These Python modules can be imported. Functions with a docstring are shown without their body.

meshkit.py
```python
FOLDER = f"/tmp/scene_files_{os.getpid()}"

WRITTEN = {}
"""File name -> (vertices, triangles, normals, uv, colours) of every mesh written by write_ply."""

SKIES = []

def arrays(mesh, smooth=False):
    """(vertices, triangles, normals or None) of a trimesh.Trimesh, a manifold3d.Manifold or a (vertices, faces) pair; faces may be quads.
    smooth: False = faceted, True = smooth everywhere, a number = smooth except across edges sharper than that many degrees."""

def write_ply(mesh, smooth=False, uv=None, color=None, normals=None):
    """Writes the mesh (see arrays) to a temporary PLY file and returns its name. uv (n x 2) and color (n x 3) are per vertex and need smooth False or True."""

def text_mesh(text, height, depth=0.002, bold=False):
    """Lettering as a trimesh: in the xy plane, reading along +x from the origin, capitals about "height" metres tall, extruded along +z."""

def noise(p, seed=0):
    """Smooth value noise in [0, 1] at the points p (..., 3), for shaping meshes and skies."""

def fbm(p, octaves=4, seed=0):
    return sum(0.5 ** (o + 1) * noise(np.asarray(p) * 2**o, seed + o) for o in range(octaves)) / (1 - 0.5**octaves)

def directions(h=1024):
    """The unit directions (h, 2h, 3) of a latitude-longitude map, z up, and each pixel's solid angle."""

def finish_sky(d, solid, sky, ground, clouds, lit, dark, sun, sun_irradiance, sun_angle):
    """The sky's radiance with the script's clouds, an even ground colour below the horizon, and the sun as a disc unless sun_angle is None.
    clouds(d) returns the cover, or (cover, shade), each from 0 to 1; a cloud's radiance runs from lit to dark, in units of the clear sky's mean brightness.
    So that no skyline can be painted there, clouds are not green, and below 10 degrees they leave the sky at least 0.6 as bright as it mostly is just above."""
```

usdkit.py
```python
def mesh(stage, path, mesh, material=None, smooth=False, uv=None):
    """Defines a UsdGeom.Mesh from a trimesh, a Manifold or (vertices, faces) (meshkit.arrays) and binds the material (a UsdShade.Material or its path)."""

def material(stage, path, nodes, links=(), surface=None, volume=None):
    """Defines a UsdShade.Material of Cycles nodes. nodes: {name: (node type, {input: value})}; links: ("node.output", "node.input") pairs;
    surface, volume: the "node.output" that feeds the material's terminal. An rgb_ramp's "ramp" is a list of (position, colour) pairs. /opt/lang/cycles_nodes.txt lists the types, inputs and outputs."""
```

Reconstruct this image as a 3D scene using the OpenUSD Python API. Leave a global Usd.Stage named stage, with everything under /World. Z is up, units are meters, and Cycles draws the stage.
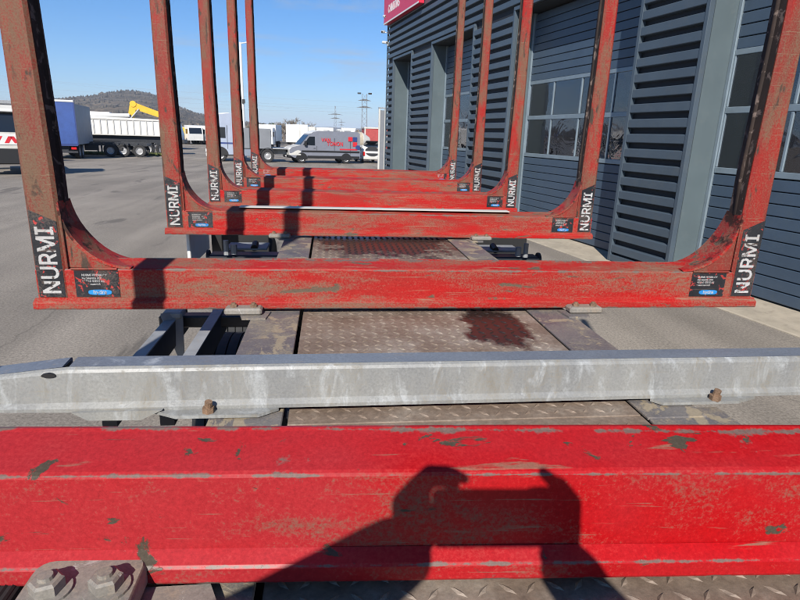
import math, random
import numpy as np, trimesh
import manifold3d as m3
import usdkit, meshkit
from pxr import Usd, UsdGeom, UsdLux, UsdShade, Gf, Sdf, Vt

stage = Usd.Stage.CreateInMemory()
UsdGeom.SetStageUpAxis(stage, UsdGeom.Tokens.z)
UsdGeom.SetStageMetersPerUnit(stage, 1.0)
UsdGeom.Xform.Define(stage, '/World')
UsdGeom.Scope.Define(stage, '/World/Looks')
random.seed(7)
RNG = np.random.default_rng(11)
PI = math.pi

# ------------------------------------------------------------------ camera, sky, sun, exposure
YAW, PITCH, ROLL = 0.12777, 0.27906, 0.03367
EYE = np.array([-0.3205, 0.0, 2.0])
FWD = np.array([math.sin(YAW) * math.cos(PITCH), math.cos(YAW) * math.cos(PITCH), -math.sin(PITCH)])
_r = np.array([math.cos(YAW), -math.sin(YAW), 0.0])
_u = np.cross(_r, FWD)
RIGHT = math.cos(ROLL) * _r + math.sin(ROLL) * _u
UP = -math.sin(ROLL) * _r + math.cos(ROLL) * _u
cam = UsdGeom.Camera.Define(stage, '/World/camera')
cam.CreateHorizontalApertureAttr(36.0)
cam.CreateVerticalApertureAttr(27.0)
cam.CreateFocalLengthAttr(36.0 * 572.76 / 800)
cam.CreateClippingRangeAttr(Gf.Vec2f(0.05, 20000))
cam.AddTransformOp().Set(Gf.Matrix4d(*RIGHT, 0, *UP, 0, *(-FWD), 0, *EYE, 1))
cam.CreateExposureAttr(0.55)

SUN_AZ, SUN_EL = math.radians(14.5), math.radians(35.0)      # the sun stands behind the camera, a little to its left
TO_SUN = np.array([-math.sin(SUN_AZ) * math.cos(SUN_EL), -math.cos(SUN_AZ) * math.cos(SUN_EL), math.sin(SUN_EL)])
sun = UsdLux.DistantLight.Define(stage, '/World/sun')
sun.CreateNormalizeAttr(True)
sun.CreateIntensityAttr(1.25)
sun.CreateAngleAttr(0.53)
sun.CreateColorAttr(Gf.Vec3f(1.0, 0.945, 0.87))
_z = TO_SUN / np.linalg.norm(TO_SUN)
_x = np.cross([0, 0, 1.0], _z); _x /= np.linalg.norm(_x)
_y = np.cross(_z, _x)
sun.AddTransformOp().Set(Gf.Matrix4d(*_x, 0, *_y, 0, *_z, 0, 0, 0, 50, 1))
SKY_STRENGTH = 0.060
usdkit.material(stage, '/World/Looks/sky_look', {
    'sky': ('sky_texture', {'sky_type': 'single_scattering', 'sun_disc': False, 'sun_elevation': SUN_EL,
                            'sun_rotation': math.atan2(TO_SUN[0], TO_SUN[1]), 'altitude': 200.0, 'air_density': 1.0,
                            'aerosol_density': 0.35, 'ozone_density': 3.0}),
    'tc': ('texture_coordinate', {}),
    'map': ('mapping', {'scale': (1.4, 2.2, 9.0), 'rotation': (0.0, 0.05, 0.2)}),
    'n': ('noise_texture', {'scale': 2.6, 'detail': 7.0, 'roughness': 0.6, 'distortion': 0.6}),
    'mr': ('map_range', {'from_min': 0.54, 'from_max': 0.76, 'to_min': 0.0, 'to_max': 0.55, 'clamp': True}),
    'sx': ('separate_xyz', {}), 'tr': ('rgb_ramp', {'ramp': [(0.0, (0.80, 0.95, 1.28)), (0.08, (0.74, 0.98, 1.34)), (0.22, (0.55, 0.98, 1.42)), (0.5, (0.42, 0.92, 1.42)), (1.0, (0.40, 0.90, 1.40))]}),
    'tint': ('mix', {'mix_type': 'multiply', 'fac': 1.0}),
    'mix': ('mix', {'color2': (5.2, 5.6, 6.2)}),
    'bg': ('background_shader', {'strength': SKY_STRENGTH})},
    [('tc.generated', 'map.vector'), ('map.vector', 'n.vector'), ('n.fac', 'mr.value'), ('mr.result', 'mix.fac'),
     ('tc.generated', 'sx.vector'), ('sx.z', 'tr.fac'), ('sky.color', 'tint.color1'), ('tr.color', 'tint.color2'), ('tint.color', 'mix.color1'), ('mix.color', 'bg.color')], surface='bg.background')
dome = UsdLux.DomeLight.Define(stage, '/World/sky')
dome.CreateIntensityAttr(1.0)
UsdShade.MaterialBindingAPI.Apply(dome.GetPrim()).Bind(UsdShade.Material.Get(stage, '/World/Looks/sky_look'))
dome.GetPrim().SetCustomDataByKey('kind', 'structure')

# ------------------------------------------------------------------ helpers
_names = {}


def numbered(parent, name):
    k = (parent, name)
    n = _names.get(k, 0)
    _names[k] = n + 1
    return name if n == 0 else '%s_%03d' % (name, n)


def path_of(parent):
    return '/World' if parent is None else str(parent.GetPath())


def obj(name, mesh, mat, parent=None, smooth=False):
    pp = path_of(parent)
    p = usdkit.mesh(stage, pp + '/' + numbered(pp, name), mesh, '/World/Looks/' + mat, smooth=smooth)
    return p.GetPrim()


put = obj


def tag(o, label=None, cat=None, group=None, kind=None):
    for k, v in (('label', label), ('category', cat), ('group', group), ('kind', kind)):
        if v:
            o.SetCustomDataByKey(k, v)
    return o


def thing(name, label, cat, loc=(0, 0, 0), rotz=0.0, group=None):
    x = UsdGeom.Xform.Define(stage, '/World/' + numbered('/World', name))
    x.AddTranslateOp().Set(Gf.Vec3d(*map(float, loc)))
    x.AddRotateZOp().Set(float(rotz))
    return tag(x.GetPrim(), label, cat, group)


def cat_(*ms):
    return trimesh.util.concatenate([m for m in ms])


def box(x0, x1, y0, y1, z0, z1, c=0.0):
    if c <= 0:
        b = trimesh.creation.box(extents=(x1 - x0, y1 - y0, z1 - z0))
        b.apply_translation(((x0 + x1) / 2, (y0 + y1) / 2, (z0 + z1) / 2))
        return b
    P = []
    for X, sx in ((x0, 1), (x1, -1)):
        for Y, sy in ((y0, 1), (y1, -1)):
            for Z, sz in ((z0, 1), (z1, -1)):
                P += [(X + sx * c, Y + sy * c, Z), (X + sx * c, Y, Z + sz * c), (X, Y + sy * c, Z + sz * c)]
    return trimesh.convex.convex_hull(np.array(P))


def hull(P):
    return trimesh.convex.convex_hull(np.asarray(P, float))


def cyl(p0, p1, r, n=16, r1=None):
    p0, p1 = np.asarray(p0, float), np.asarray(p1, float)
    d = p1 - p0
    L = np.linalg.norm(d)
    d = d / L
    a = np.array([0, 0, 1.0]) if abs(d[2]) < 0.9 else np.array([1.0, 0, 0])
    u = np.cross(d, a); u /= np.linalg.norm(u)
    v = np.cross(d, u)
    t = np.arange(n) * 2 * PI / n
    ring = np.cos(t)[:, None] * u + np.sin(t)[:, None] * v
    r1 = r if r1 is None else r1
    V = np.vstack([p0 + ring * r, p1 + ring * r1, p0, p1])
    F = []
    for i in range(n):
        j = (i + 1) % n
        F += [(i, n + i, j), (j, n + i, n + j), (2 * n, i, j), (2 * n + 1, n + j, n + i)]
    m = trimesh.Trimesh(V, F, process=False)
    m.fix_normals()
    return m


def tube(pts, r, n=6):
    return cat_(*[cyl(a, b, r, n) for a, b in zip(pts[:-1], pts[1:])])


def extrude(poly, axis, a, b):
    """poly: 2-D points. axis 'x': points are (y, z), extruded a..b along x. 'y': points are (x, z)."""
    cs = m3.CrossSection([np.asarray(poly, float)], m3.FillRule.NonZero)
    mm = m3.Manifold.extrude(cs, b - a).to_mesh()
    v = np.array(mm.vert_properties[:, :3]); f = np.array(mm.tri_verts)
    if axis == 'x':
        w = np.stack([v[:, 2] + a, v[:, 0], v[:, 1]], 1)
    elif axis == 'y':
        w = np.stack([v[:, 0], v[:, 2] + a, v[:, 1]], 1)
    else:
        w = np.stack([v[:, 0], v[:, 1], v[:, 2] + a], 1)
    m = trimesh.Trimesh(w, f, process=False)
    if m.volume < 0:
        m.invert()
    return m


def lathe(profile, n=24):
    """profile: (radius, x) pairs round the x axis."""
    P = np.asarray(profile, float)
    t = np.arange(n) * 2 * PI / n
    V = np.concatenate([np.stack([np.full(n, x), r * np.cos(t), r * np.sin(t)], 1) for r, x in P])
    F = []
    for k in range(len(P) - 1):
        for i in range(n):
            j = (i + 1) % n
            F += [(k * n + i, (k + 1) * n + i, k * n + j), (k * n + j, (k + 1) * n + i, (k + 1) * n + j)]
    m = trimesh.Trimesh(V, F, process=True)
    m.fix_normals()
    return m


def moved(m, T=(0, 0, 0), rz=0.0):
    m = m.copy()
    if rz:
        m.apply_transform(trimesh.transformations.rotation_matrix(math.radians(rz), [0, 0, 1]))
    m.apply_translation(T)
    return m


def text(s, height, M, at, depth=0.0004, bold=True, width=None):
    """lettering; M has the world directions of the text's x, y, z as columns"""
    t = meshkit.text_mesh(s, height, depth, bold)
    v = np.array(t.vertices)
    if width:
        v[:, 0] *= width / (v[:, 0].max() - v[:, 0].min())
    v = v @ np.array(M, float).T + np.asarray(at, float)
    return trimesh.Trimesh(v, np.array(t.faces), process=False)


FRONT = np.array([[1, 0, 0], [0, 0, -1], [0, 1, 0]])       # reads along +x, up is +z, faces -y
FRONT_UP = np.array([[0, -1, 0], [0, 0, -1], [1, 0, 0]])   # reads upwards along +z, faces -y


# ------------------------------------------------------------------ materials
def plain(name, col, rough=0.6, metal=0.0, var=0.0, scale=3.0, bump=0.0, bscale=40.0, spec=0.5, dirt=None, dirt_amt=(0.55, 0.75)):
    n = {'p': ('principled_bsdf', {'base_color': col, 'roughness': rough, 'metallic': metal, 'specular_ior_level': spec})}
    l = []
    if var or dirt or bump:
        n['g'] = ('geometry', {})
    if var or dirt:
        n['n'] = ('noise_texture', {'scale': scale, 'detail': 6.0, 'roughness': 0.65})
        n['r'] = ('map_range', {'from_min': 0.3, 'from_max': 0.7, 'to_min': 1 - var, 'to_max': 1 + var, 'clamp': True})
        n['v'] = ('vector_math', {'math_type': 'scale', 'vector1': col})
        l += [('g.position', 'n.vector'), ('n.fac', 'r.value'), ('r.result', 'v.scale')]
        src = 'v.vector'
        if dirt:
            n['d'] = ('map_range', {'from_min': dirt_amt[0], 'from_max': dirt_amt[1], 'clamp': True})
            n['n2'] = ('noise_texture', {'scale': scale * 2.7, 'detail': 8.0, 'roughness': 0.7})
            n['mx'] = ('mix', {'color2': dirt})
            l += [('g.position', 'n2.vector'), ('n2.fac', 'd.value'), ('d.result', 'mx.fac'), ('v.vector', 'mx.color1')]
            src = 'mx.color'
        l.append((src, 'p.base_color'))
    if bump:
        n['bn'] = ('noise_texture', {'scale': bscale, 'detail': 5.0, 'roughness': 0.6})
        n['b'] = ('bump', {'strength': bump, 'distance': 0.01})
        l += [('g.position', 'bn.vector'), ('bn.fac', 'b.height'), ('b.normal', 'p.normal')]
    usdkit.material(stage, '/World/Looks/' + name, n, l, surface='p.BSDF')


def worn(name, base, base2, dust, bare, dust_at=(0.48, 0.66), chip_at=(0.62, 0.66), scr_at=(0.66, 0.74), stretch=(1, 1, 1), seed=0.0,
         rough=0.45, dscale=5.0, cscale=14.0, dust_max=0.85, fine=60.0, edges=(), spec=0.35, speck=0.55, topclean=0.0, edge_col=(0.12, 0.10, 0.085)):
    """worn paint: two tones of the paint, dust and bleaching in soft blotches, hard-edged chips down to the metal, thin scratches"""
    n = {'g': ('geometry', {}),
         'm1': ('mapping', {'location': (seed, seed * 1.7, seed * 0.3), 'scale': stretch}),
         'n1': ('noise_texture', {'scale': dscale, 'detail': 9.0, 'roughness': 0.72, 'distortion': 0.3}),
         'n1b': ('noise_texture', {'scale': dscale * 0.55, 'detail': 4.0, 'roughness': 0.6}),
         'n2': ('noise_texture', {'scale': cscale, 'detail': 6.0, 'roughness': 0.6, 'distortion': 0.8}),
         'm3': ('mapping', {'location': (seed, 0, 3 * seed), 'scale': (3.0, 16.0, 70.0), 'rotation': (0, 0.22, 0)}),
         'n3': ('noise_texture', {'scale': 2.2, 'detail': 5.0, 'roughness': 0.6, 'distortion': 0.2}),
         'nf': ('noise_texture', {'scale': fine * 3, 'detail': 6.0, 'roughness': 0.8}),
         'tone': ('map_range', {'from_min': 0.38, 'from_max': 0.62, 'clamp': True}),
         'd': ('map_range', {'from_min': dust_at[0], 'from_max': dust_at[1], 'to_max': dust_max, 'clamp': True}),
         'c': ('map_range', {'from_min': chip_at[0], 'from_max': chip_at[1], 'clamp': True}),
         's': ('map_range', {'from_min': scr_at[0], 'from_max': scr_at[1], 'to_max': 0.7, 'clamp': True}),
         'f': ('map_range', {'from_min': 0.3, 'from_max': 0.7, 'to_min': 0.72, 'to_max': 1.2, 'clamp': True}),
         'add': ('math', {'math_type': 'multiply_add', 'value2': speck, 'value3': -speck / 2}),
         'add2': ('math', {'math_type': 'add'}),
         'a': ('mix', {'color1': base, 'color2': base2}), 'b': ('mix', {'color2': dust}),
         'e': ('mix', {'color2': tuple(min(1, x * 1.5) for x in dust)}), 'h': ('mix', {'color2': bare}),
         'v': ('vector_math', {'math_type': 'scale'}),
         'rr': ('map_range', {'from_min': 0.0, 'from_max': 1.0, 'to_min': rough, 'to_max': 0.85}),
         'bp': ('bump', {'strength': 0.35, 'distance': 0.0015, 'invert': True}),
         'p': ('principled_bsdf', {'specular_ior_level': spec})}
    l = [('g.position', 'm1.vector'), ('m1.vector', 'n1.vector'), ('m1.vector', 'n1b.vector'), ('m1.vector', 'n2.vector'), ('g.position', 'm3.vector'),
         ('m3.vector', 'n3.vector'), ('g.position', 'nf.vector'), ('n1b.fac', 'tone.value'), ('tone.result', 'a.fac'),
         ('nf.fac', 'add.value1'), ('n1.fac', 'add2.value1'), ('add.value', 'add2.value2'), ('add2.value', 'd.value'),
         ('n2.fac', 'c.value'), ('n3.fac', 's.value'), ('nf.fac', 'f.value'),
         ('a.color', 'b.color1'), ('d.result', 'b.fac'), ('b.color', 'e.color1'), ('s.result', 'e.fac'), ('e.color', 'h.color1'), ('c.result', 'h.fac'),
         ('h.color', 'v.vector1'), ('f.result', 'v.scale'), ('v.vector', 'p.base_color'), ('d.result', 'rr.value'), ('rr.result', 'p.roughness'),
         ('c.result', 'bp.height'), ('bp.normal', 'p.normal')]
    if topclean:  # less dust on faces that look up
        n['tz'] = ('separate_xyz', {}); n['tm'] = ('map_range', {'from_min': 0.3, 'from_max': 0.9, 'to_min': 1.0, 'to_max': 1.0 - topclean, 'clamp': True}); n['td'] = ('math', {'math_type': 'multiply'})
        l = [q for q in l if q != ('d.result', 'b.fac')] + [('g.normal', 'tz.vector'), ('tz.z', 'tm.value'), ('d.result', 'td.value1'), ('tm.result', 'td.value2'), ('td.value', 'b.fac')]
    if edges:     # bands at these heights: paint rubbed off at bends, one sun glint toned down
        n['sep'] = ('separate_xyz', {}); l.append(('g.position', 'sep.vector')); last = None
        n['ne'] = ('noise_texture', {'scale': 16.0, 'detail': 6.0, 'roughness': 0.7})
        l.append(('g.position', 'ne.vector'))
        for i, (z, w) in enumerate(edges):
            n['es%d' % i] = ('math', {'math_type': 'subtract', 'value2': z}); n['ea%d' % i] = ('math', {'math_type': 'absolute'})
            n['er%d' % i] = ('map_range', {'from_min': 0.0, 'from_max': w, 'to_min': 0.24, 'to_max': 0.0, 'clamp': True})
            l += [('sep.z', 'es%d.value1' % i), ('es%d.value' % i, 'ea%d.value1' % i), ('ea%d.value' % i, 'er%d.value' % i)]
            if last:
                n['em%d' % i] = ('math', {'math_type': 'maximum'}); l += [(last, 'em%d.value1' % i), ('er%d.result' % i, 'em%d.value2' % i)]; last = 'em%d.value' % i
            else:
                last = 'er%d.result' % i
        n['eadd'] = ('math', {'math_type': 'add'}); n['et'] = ('map_range', {'from_min': 0.66, 'from_max': 0.74, 'to_max': 0.9, 'clamp': True})
        n['emx'] = ('mix', {'color2': edge_col})
        l = [q for q in l if q != ('h.color', 'v.vector1')] + [(last, 'eadd.value1'), ('ne.fac', 'eadd.value2'), ('eadd.value', 'et.value'), ('et.result', 'emx.fac'), ('h.color', 'emx.color1'), ('emx.color', 'v.vector1')]
    usdkit.material(stage, '/World/Looks/' + name, n, l, surface='p.BSDF')


RED, RED2 = (0.40, 0.011, 0.016), (0.33, 0.022, 0.022)
TAN, STEEL = (0.17, 0.105, 0.07), (0.10, 0.085, 0.07)
worn('red_near', (0.34, 0.004, 0.006), (0.31, 0.020, 0.024), (0.115, 0.086, 0.058), (0.062, 0.050, 0.036), dust_at=(0.51, 0.68), chip_at=(0.618, 0.64), scr_at=(0.64, 0.71), stretch=(0.7, 1.2, 1.4), seed=5.3, rough=0.36, dscale=4.0, cscale=15.0, spec=0.15, speck=0.7, edges=((1.5785, 0.0042), (1.603, 0.0035), (1.430, 0.006), (1.4565, 0.0045)), topclean=0.9)  # last edge band: darker colour on the flange chamfer against its sun glint
worn('red_beam', (0.36, 0.009, 0.009), (0.27, 0.022, 0.018), (0.150, 0.105, 0.070), (0.105, 0.078, 0.055), dust_at=(0.45, 0.63), chip_at=(0.63, 0.66), scr_at=(0.61, 0.69), stretch=(0.4, 1.3, 1.9), seed=9.4, spec=0.15, dscale=6.0, edges=((1.5555, 0.006), (1.577, 0.006), (1.429, 0.007)), speck=0.75)
worn('red_stake', (0.30, 0.014, 0.013), (0.175, 0.036, 0.027), (0.125, 0.090, 0.058), (0.060, 0.042, 0.032), dust_at=(0.42, 0.60), chip_at=(0.60, 0.66), scr_at=(0.62, 0.70), stretch=(1.6, 1.6, 0.45), seed=1.2, dscale=6.0, spec=0.15, speck=0.85)
worn('curve_red', (0.33, 0.010, 0.010), (0.25, 0.03, 0.024), (0.150, 0.105, 0.070), (0.105, 0.078, 0.055), dust_at=(0.45, 0.63), chip_at=(0.60, 0.64), scr_at=(0.61, 0.69), stretch=(1.3, 1.3, 1.3), seed=2.4, spec=0.15, dscale=9.0, edges=((1.86, 0.46),), speck=0.75, edge_col=(0.024, 0.015, 0.012))
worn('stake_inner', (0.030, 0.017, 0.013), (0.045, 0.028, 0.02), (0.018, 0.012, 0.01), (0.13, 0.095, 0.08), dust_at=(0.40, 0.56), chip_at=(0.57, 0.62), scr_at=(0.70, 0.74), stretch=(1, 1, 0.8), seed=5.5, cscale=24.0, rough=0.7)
worn('sticker_black', (0.012, 0.013, 0.016), (0.03, 0.03, 0.033), (0.10, 0.075, 0.06), (0.33, 0.035, 0.03), dust_at=(0.52, 0.70), chip_at=(0.60, 0.625), scr_at=(0.65, 0.71), seed=2.0, cscale=42.0, rough=0.4)
worn('sticker_white', (0.42, 0.42, 0.42), (0.36, 0.35, 0.34), (0.22, 0.18, 0.15), (0.06, 0.045, 0.04), dust_at=(0.5, 0.7), chip_at=(0.56, 0.60), scr_at=(0.64, 0.70), seed=4.0, cscale=30.0, rough=0.5)
worn('sticker_blue', (0.02, 0.22, 0.55), (0.02, 0.16, 0.42), (0.12, 0.14, 0.17), (0.03, 0.035, 0.06), dust_at=(0.56, 0.72), chip_at=(0.63, 0.66), seed=6.0, cscale=60.0, rough=0.4)
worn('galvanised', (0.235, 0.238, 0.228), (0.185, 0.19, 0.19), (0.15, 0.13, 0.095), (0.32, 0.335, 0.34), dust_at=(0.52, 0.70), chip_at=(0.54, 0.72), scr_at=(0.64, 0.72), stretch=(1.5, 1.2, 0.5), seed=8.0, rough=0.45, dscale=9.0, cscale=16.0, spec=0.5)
worn('galvanised_sky_tint', (0.12, 0.135, 0.165), (0.155, 0.175, 0.205), (0.14, 0.12, 0.10), (0.30, 0.32, 0.35), dust_at=(0.60, 0.76), chip_at=(0.60, 0.70), scr_at=(0.64, 0.72), stretch=(0.5, 1, 1), seed=8.9, rough=0.4, dscale=7.0, cscale=12.0)  # beam top: sky reflection painted in as a bluer grey
worn('rail_paint', (0.105, 0.098, 0.105), (0.15, 0.14, 0.135), (0.23, 0.19, 0.14), (0.27, 0.225, 0.16), dust_at=(0.48, 0.64), chip_at=(0.55, 0.59), scr_at=(0.66, 0.72), stretch=(1, 1, 1), seed=12.0, dscale=9.0, cscale=10.0)
worn('clamp_steel', (0.23, 0.215, 0.19), (0.18, 0.165, 0.145), (0.24, 0.19, 0.14), (0.30, 0.285, 0.26), seed=14.0, dscale=12.0, cscale=22.0, rough=0.5)
plain('rust_bolt', (0.17, 0.105, 0.065), 0.7, var=0.35, scale=60, bump=0.4, bscale=160)


def deck_material():
    n = {'g': ('geometry', {}),
         'n1': ('noise_texture', {'scale': 4.0, 'detail': 8.0, 'roughness': 0.7}),
         'n2': ('noise_texture', {'scale': 90.0, 'detail': 6.0, 'roughness': 0.75}),
         'n3': ('noise_texture', {'scale': 11.0, 'detail': 7.0, 'roughness': 0.6}),
         'r1': ('rgb_ramp', {'ramp': [(0.3, (0.115, 0.080, 0.058)), (0.48, (0.185, 0.138, 0.104)), (0.60, (0.25, 0.205, 0.165)), (0.72, (0.34, 0.305, 0.265))]}),
         'f': ('map_range', {'from_min': 0.3, 'from_max': 0.7, 'to_min': 0.7, 'to_max': 1.25, 'clamp': True}),
         'v': ('vector_math', {'math_type': 'scale'}),
         'w1': ('mapping', {'location': (-0.22, -1.86, -1.372), 'scale': (1.0, 1.0, 1.0)}),
         'wo': ('vector_math', {'math_type': 'multiply', 'vector2': (9.0, 4.4, 0.0)}), 'wa': ('vector_math', {'math_type': 'subtract', 'vector2': (0.215, 1.74, 1.4)}),
         'wl': ('vector_math', {'math_type': 'length'}),
         'xa': ('vector_math', {'math_type': 'subtract', 'vector2': (0.0, 3.34, 1.4)}), 'xo': ('vector_math', {'math_type': 'multiply', 'vector2': (2.2, 1.85, 0.0)}),
         'xl': ('vector_math', {'math_type': 'length'}),
         'mn': ('math', {'math_type': 'minimum'}),
         'pert': ('math', {'math_type': 'multiply_add', 'value2': 1.6, 'value3': -0.8}), 'dist': ('math', {'math_type': 'add'}),
         'wet': ('map_range', {'from_min': 1.06, 'from_max': 0.80, 'to_min': 0.0, 'to_max': 1.0, 'clamp': True}),
         'mw': ('mix', {'color2': (0.028, 0.018, 0.015)}),
         'ro': ('map_range', {'from_min': 0.0, 'from_max': 1.0, 'to_min': 0.62, 'to_max': 0.32}),
         'b': ('bump', {'strength': 0.25, 'distance': 0.002}),
         'p': ('principled_bsdf', {'metallic': 0.1, 'specular_ior_level': 0.5})}
    del n['w1']
    l = [('g.position', 'n1.vector'), ('g.position', 'n2.vector'), ('g.position', 'n3.vector'), ('n1.fac', 'r1.fac'), ('n2.fac', 'f.value'),
         ('r1.color', 'v.vector1'), ('f.result', 'v.scale'), ('g.position', 'wa.vector1'), ('wa.vector', 'wo.vector1'), ('wo.vector', 'wl.vector1'),
         ('g.position', 'xa.vector1'), ('xa.vector', 'xo.vector1'), ('xo.vector', 'xl.vector1'), ('wl.value', 'mn.value1'), ('xl.value', 'mn.value2'),
         ('n3.fac', 'pert.value1'), ('pert.value', 'dist.value1'), ('mn.value', 'dist.value2'), ('dist.value', 'wet.value'),
         ('v.vector', 'mw.color1'), ('wet.result', 'mw.fac'), ('mw.color', 'p.base_color'), ('wet.result', 'ro.value'), ('ro.result', 'p.roughness'),
         ('n2.fac', 'b.height'), ('b.normal', 'p.normal')]
    usdkit.material(stage, '/World/Looks/tread_steel', n, l, surface='p.BSDF')


deck_material()


def asphalt_material():
    n = {'g': ('geometry', {}),
         'n1': ('noise_texture', {'scale': 0.22, 'detail': 7.0, 'roughness': 0.62}),
         'n2': ('noise_texture', {'scale': 42.0, 'detail': 6.0, 'roughness': 0.85}),
         'n2b': ('voronoi_texture', {'scale': 130.0}),
         'm3': ('mapping', {'scale': (1.1, 0.28, 1.0), 'rotation': (0, 0, 0.5)}),
         'n3': ('noise_texture', {'scale': 0.9, 'detail': 6.0, 'roughness': 0.6, 'distortion': 0.6}),
         'r1': ('rgb_ramp', {'ramp': [(0.3, (0.178, 0.156, 0.129)), (0.5, (0.222, 0.195, 0.162)), (0.72, (0.275, 0.244, 0.203))]}),
         'f': ('map_range', {'from_min': 0.32, 'from_max': 0.68, 'to_min': 0.42, 'to_max': 1.6, 'clamp': True}),
         'v': ('vector_math', {'math_type': 'scale'}),
         'st': ('map_range', {'from_min': 0.60, 'from_max': 0.66, 'to_max': 0.65, 'clamp': True}),
         'mx': ('mix', {'color2': (0.085, 0.075, 0.065)}),
         'vo': ('voronoi_texture', {'feature': 'distance_to_edge', 'scale': 0.11}),
         'm4': ('mapping', {'scale': (1.5, 0.10, 1.0), 'rotation': (0, 0, -0.25)}), 'n4': ('noise_texture', {'scale': 0.8, 'detail': 5.0, 'roughness': 0.55}), 'tk': ('map_range', {'from_min': 0.40, 'from_max': 0.62, 'to_min': 0.86, 'to_max': 1.10, 'clamp': True}), 'v2': ('vector_math', {'math_type': 'scale'}),
         'vp': ('vector_math', {'math_type': 'add'}), 'nn': ('noise_texture', {'scale': 0.8, 'detail': 4.0}),
         'cr': ('map_range', {'from_min': 0.0, 'from_max': 0.0022, 'to_min': 0.55, 'to_max': 0.0, 'clamp': True}),
         'mc': ('mix', {'color2': (0.10, 0.088, 0.075)}),
         'b': ('bump', {'strength': 0.25, 'distance': 0.003}),
         'p': ('principled_bsdf', {'roughness': 0.85, 'specular_ior_level': 0.3})}
    l = [('g.position', 'n1.vector'), ('g.position', 'n2.vector'), ('g.position', 'n2b.vector'), ('g.position', 'm3.vector'), ('m3.vector', 'n3.vector'),
         ('n1.fac', 'r1.fac'), ('n2.fac', 'f.value'), ('r1.color', 'v.vector1'), ('f.result', 'v.scale'), ('n3.fac', 'st.value'),
         ('g.position', 'm4.vector'), ('m4.vector', 'n4.vector'), ('n4.fac', 'tk.value'), ('v.vector', 'v2.vector1'), ('tk.result', 'v2.scale'), ('v2.vector', 'mx.color1'), ('st.result', 'mx.fac'), ('g.position', 'nn.vector'), ('g.position', 'vp.vector1'), ('nn.color', 'vp.vector2'),
         ('vp.vector', 'vo.vector'), ('vo.distance', 'cr.value'), ('mx.color', 'mc.color1'), ('cr.result', 'mc.fac'), ('mc.color', 'p.base_color'),
         ('n2.fac', 'b.height'), ('b.normal', 'p.normal')]
    usdkit.material(stage, '/World/Looks/asphalt', n, l, surface='p.BSDF')


asphalt_material()
plain('concrete', (0.36, 0.31, 0.235), 0.85, var=0.18, scale=2.5, bump=0.3, bscale=90, dirt=(0.20, 0.17, 0.13), dirt_amt=(0.55, 0.75))
plain('cladding', (0.054, 0.074, 0.095), 0.42, var=0.10, scale=1.2, dirt=(0.075, 0.088, 0.095), dirt_amt=(0.5, 0.9))
plain('cladding_back_shade', (0.010, 0.012, 0.016), 0.7)  # near black: shade of the rib gaps and soffits put into the colour
plain('trim', (0.080, 0.105, 0.115), 0.38, var=0.08, scale=1.6, dirt=(0.11, 0.13, 0.135), dirt_amt=(0.55, 0.95))
plain('door_slat', (0.045, 0.070, 0.104), 0.40, var=0.10, scale=1.7, dirt=(0.06, 0.085, 0.11), dirt_amt=(0.5, 0.9))
plain('aluminium', (0.20, 0.25, 0.285), 0.4, 0.3, var=0.12, scale=5)
plain('room_dark', (0.03, 0.03, 0.032), 0.9)
plain('sign_red', (0.55, 0.02, 0.05), 0.35, var=0.05)
plain('white_paint', (0.60, 0.60, 0.58), 0.4, var=0.08, scale=2.0, dirt=(0.52, 0.50, 0.46), dirt_amt=(0.58, 0.85))
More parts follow.
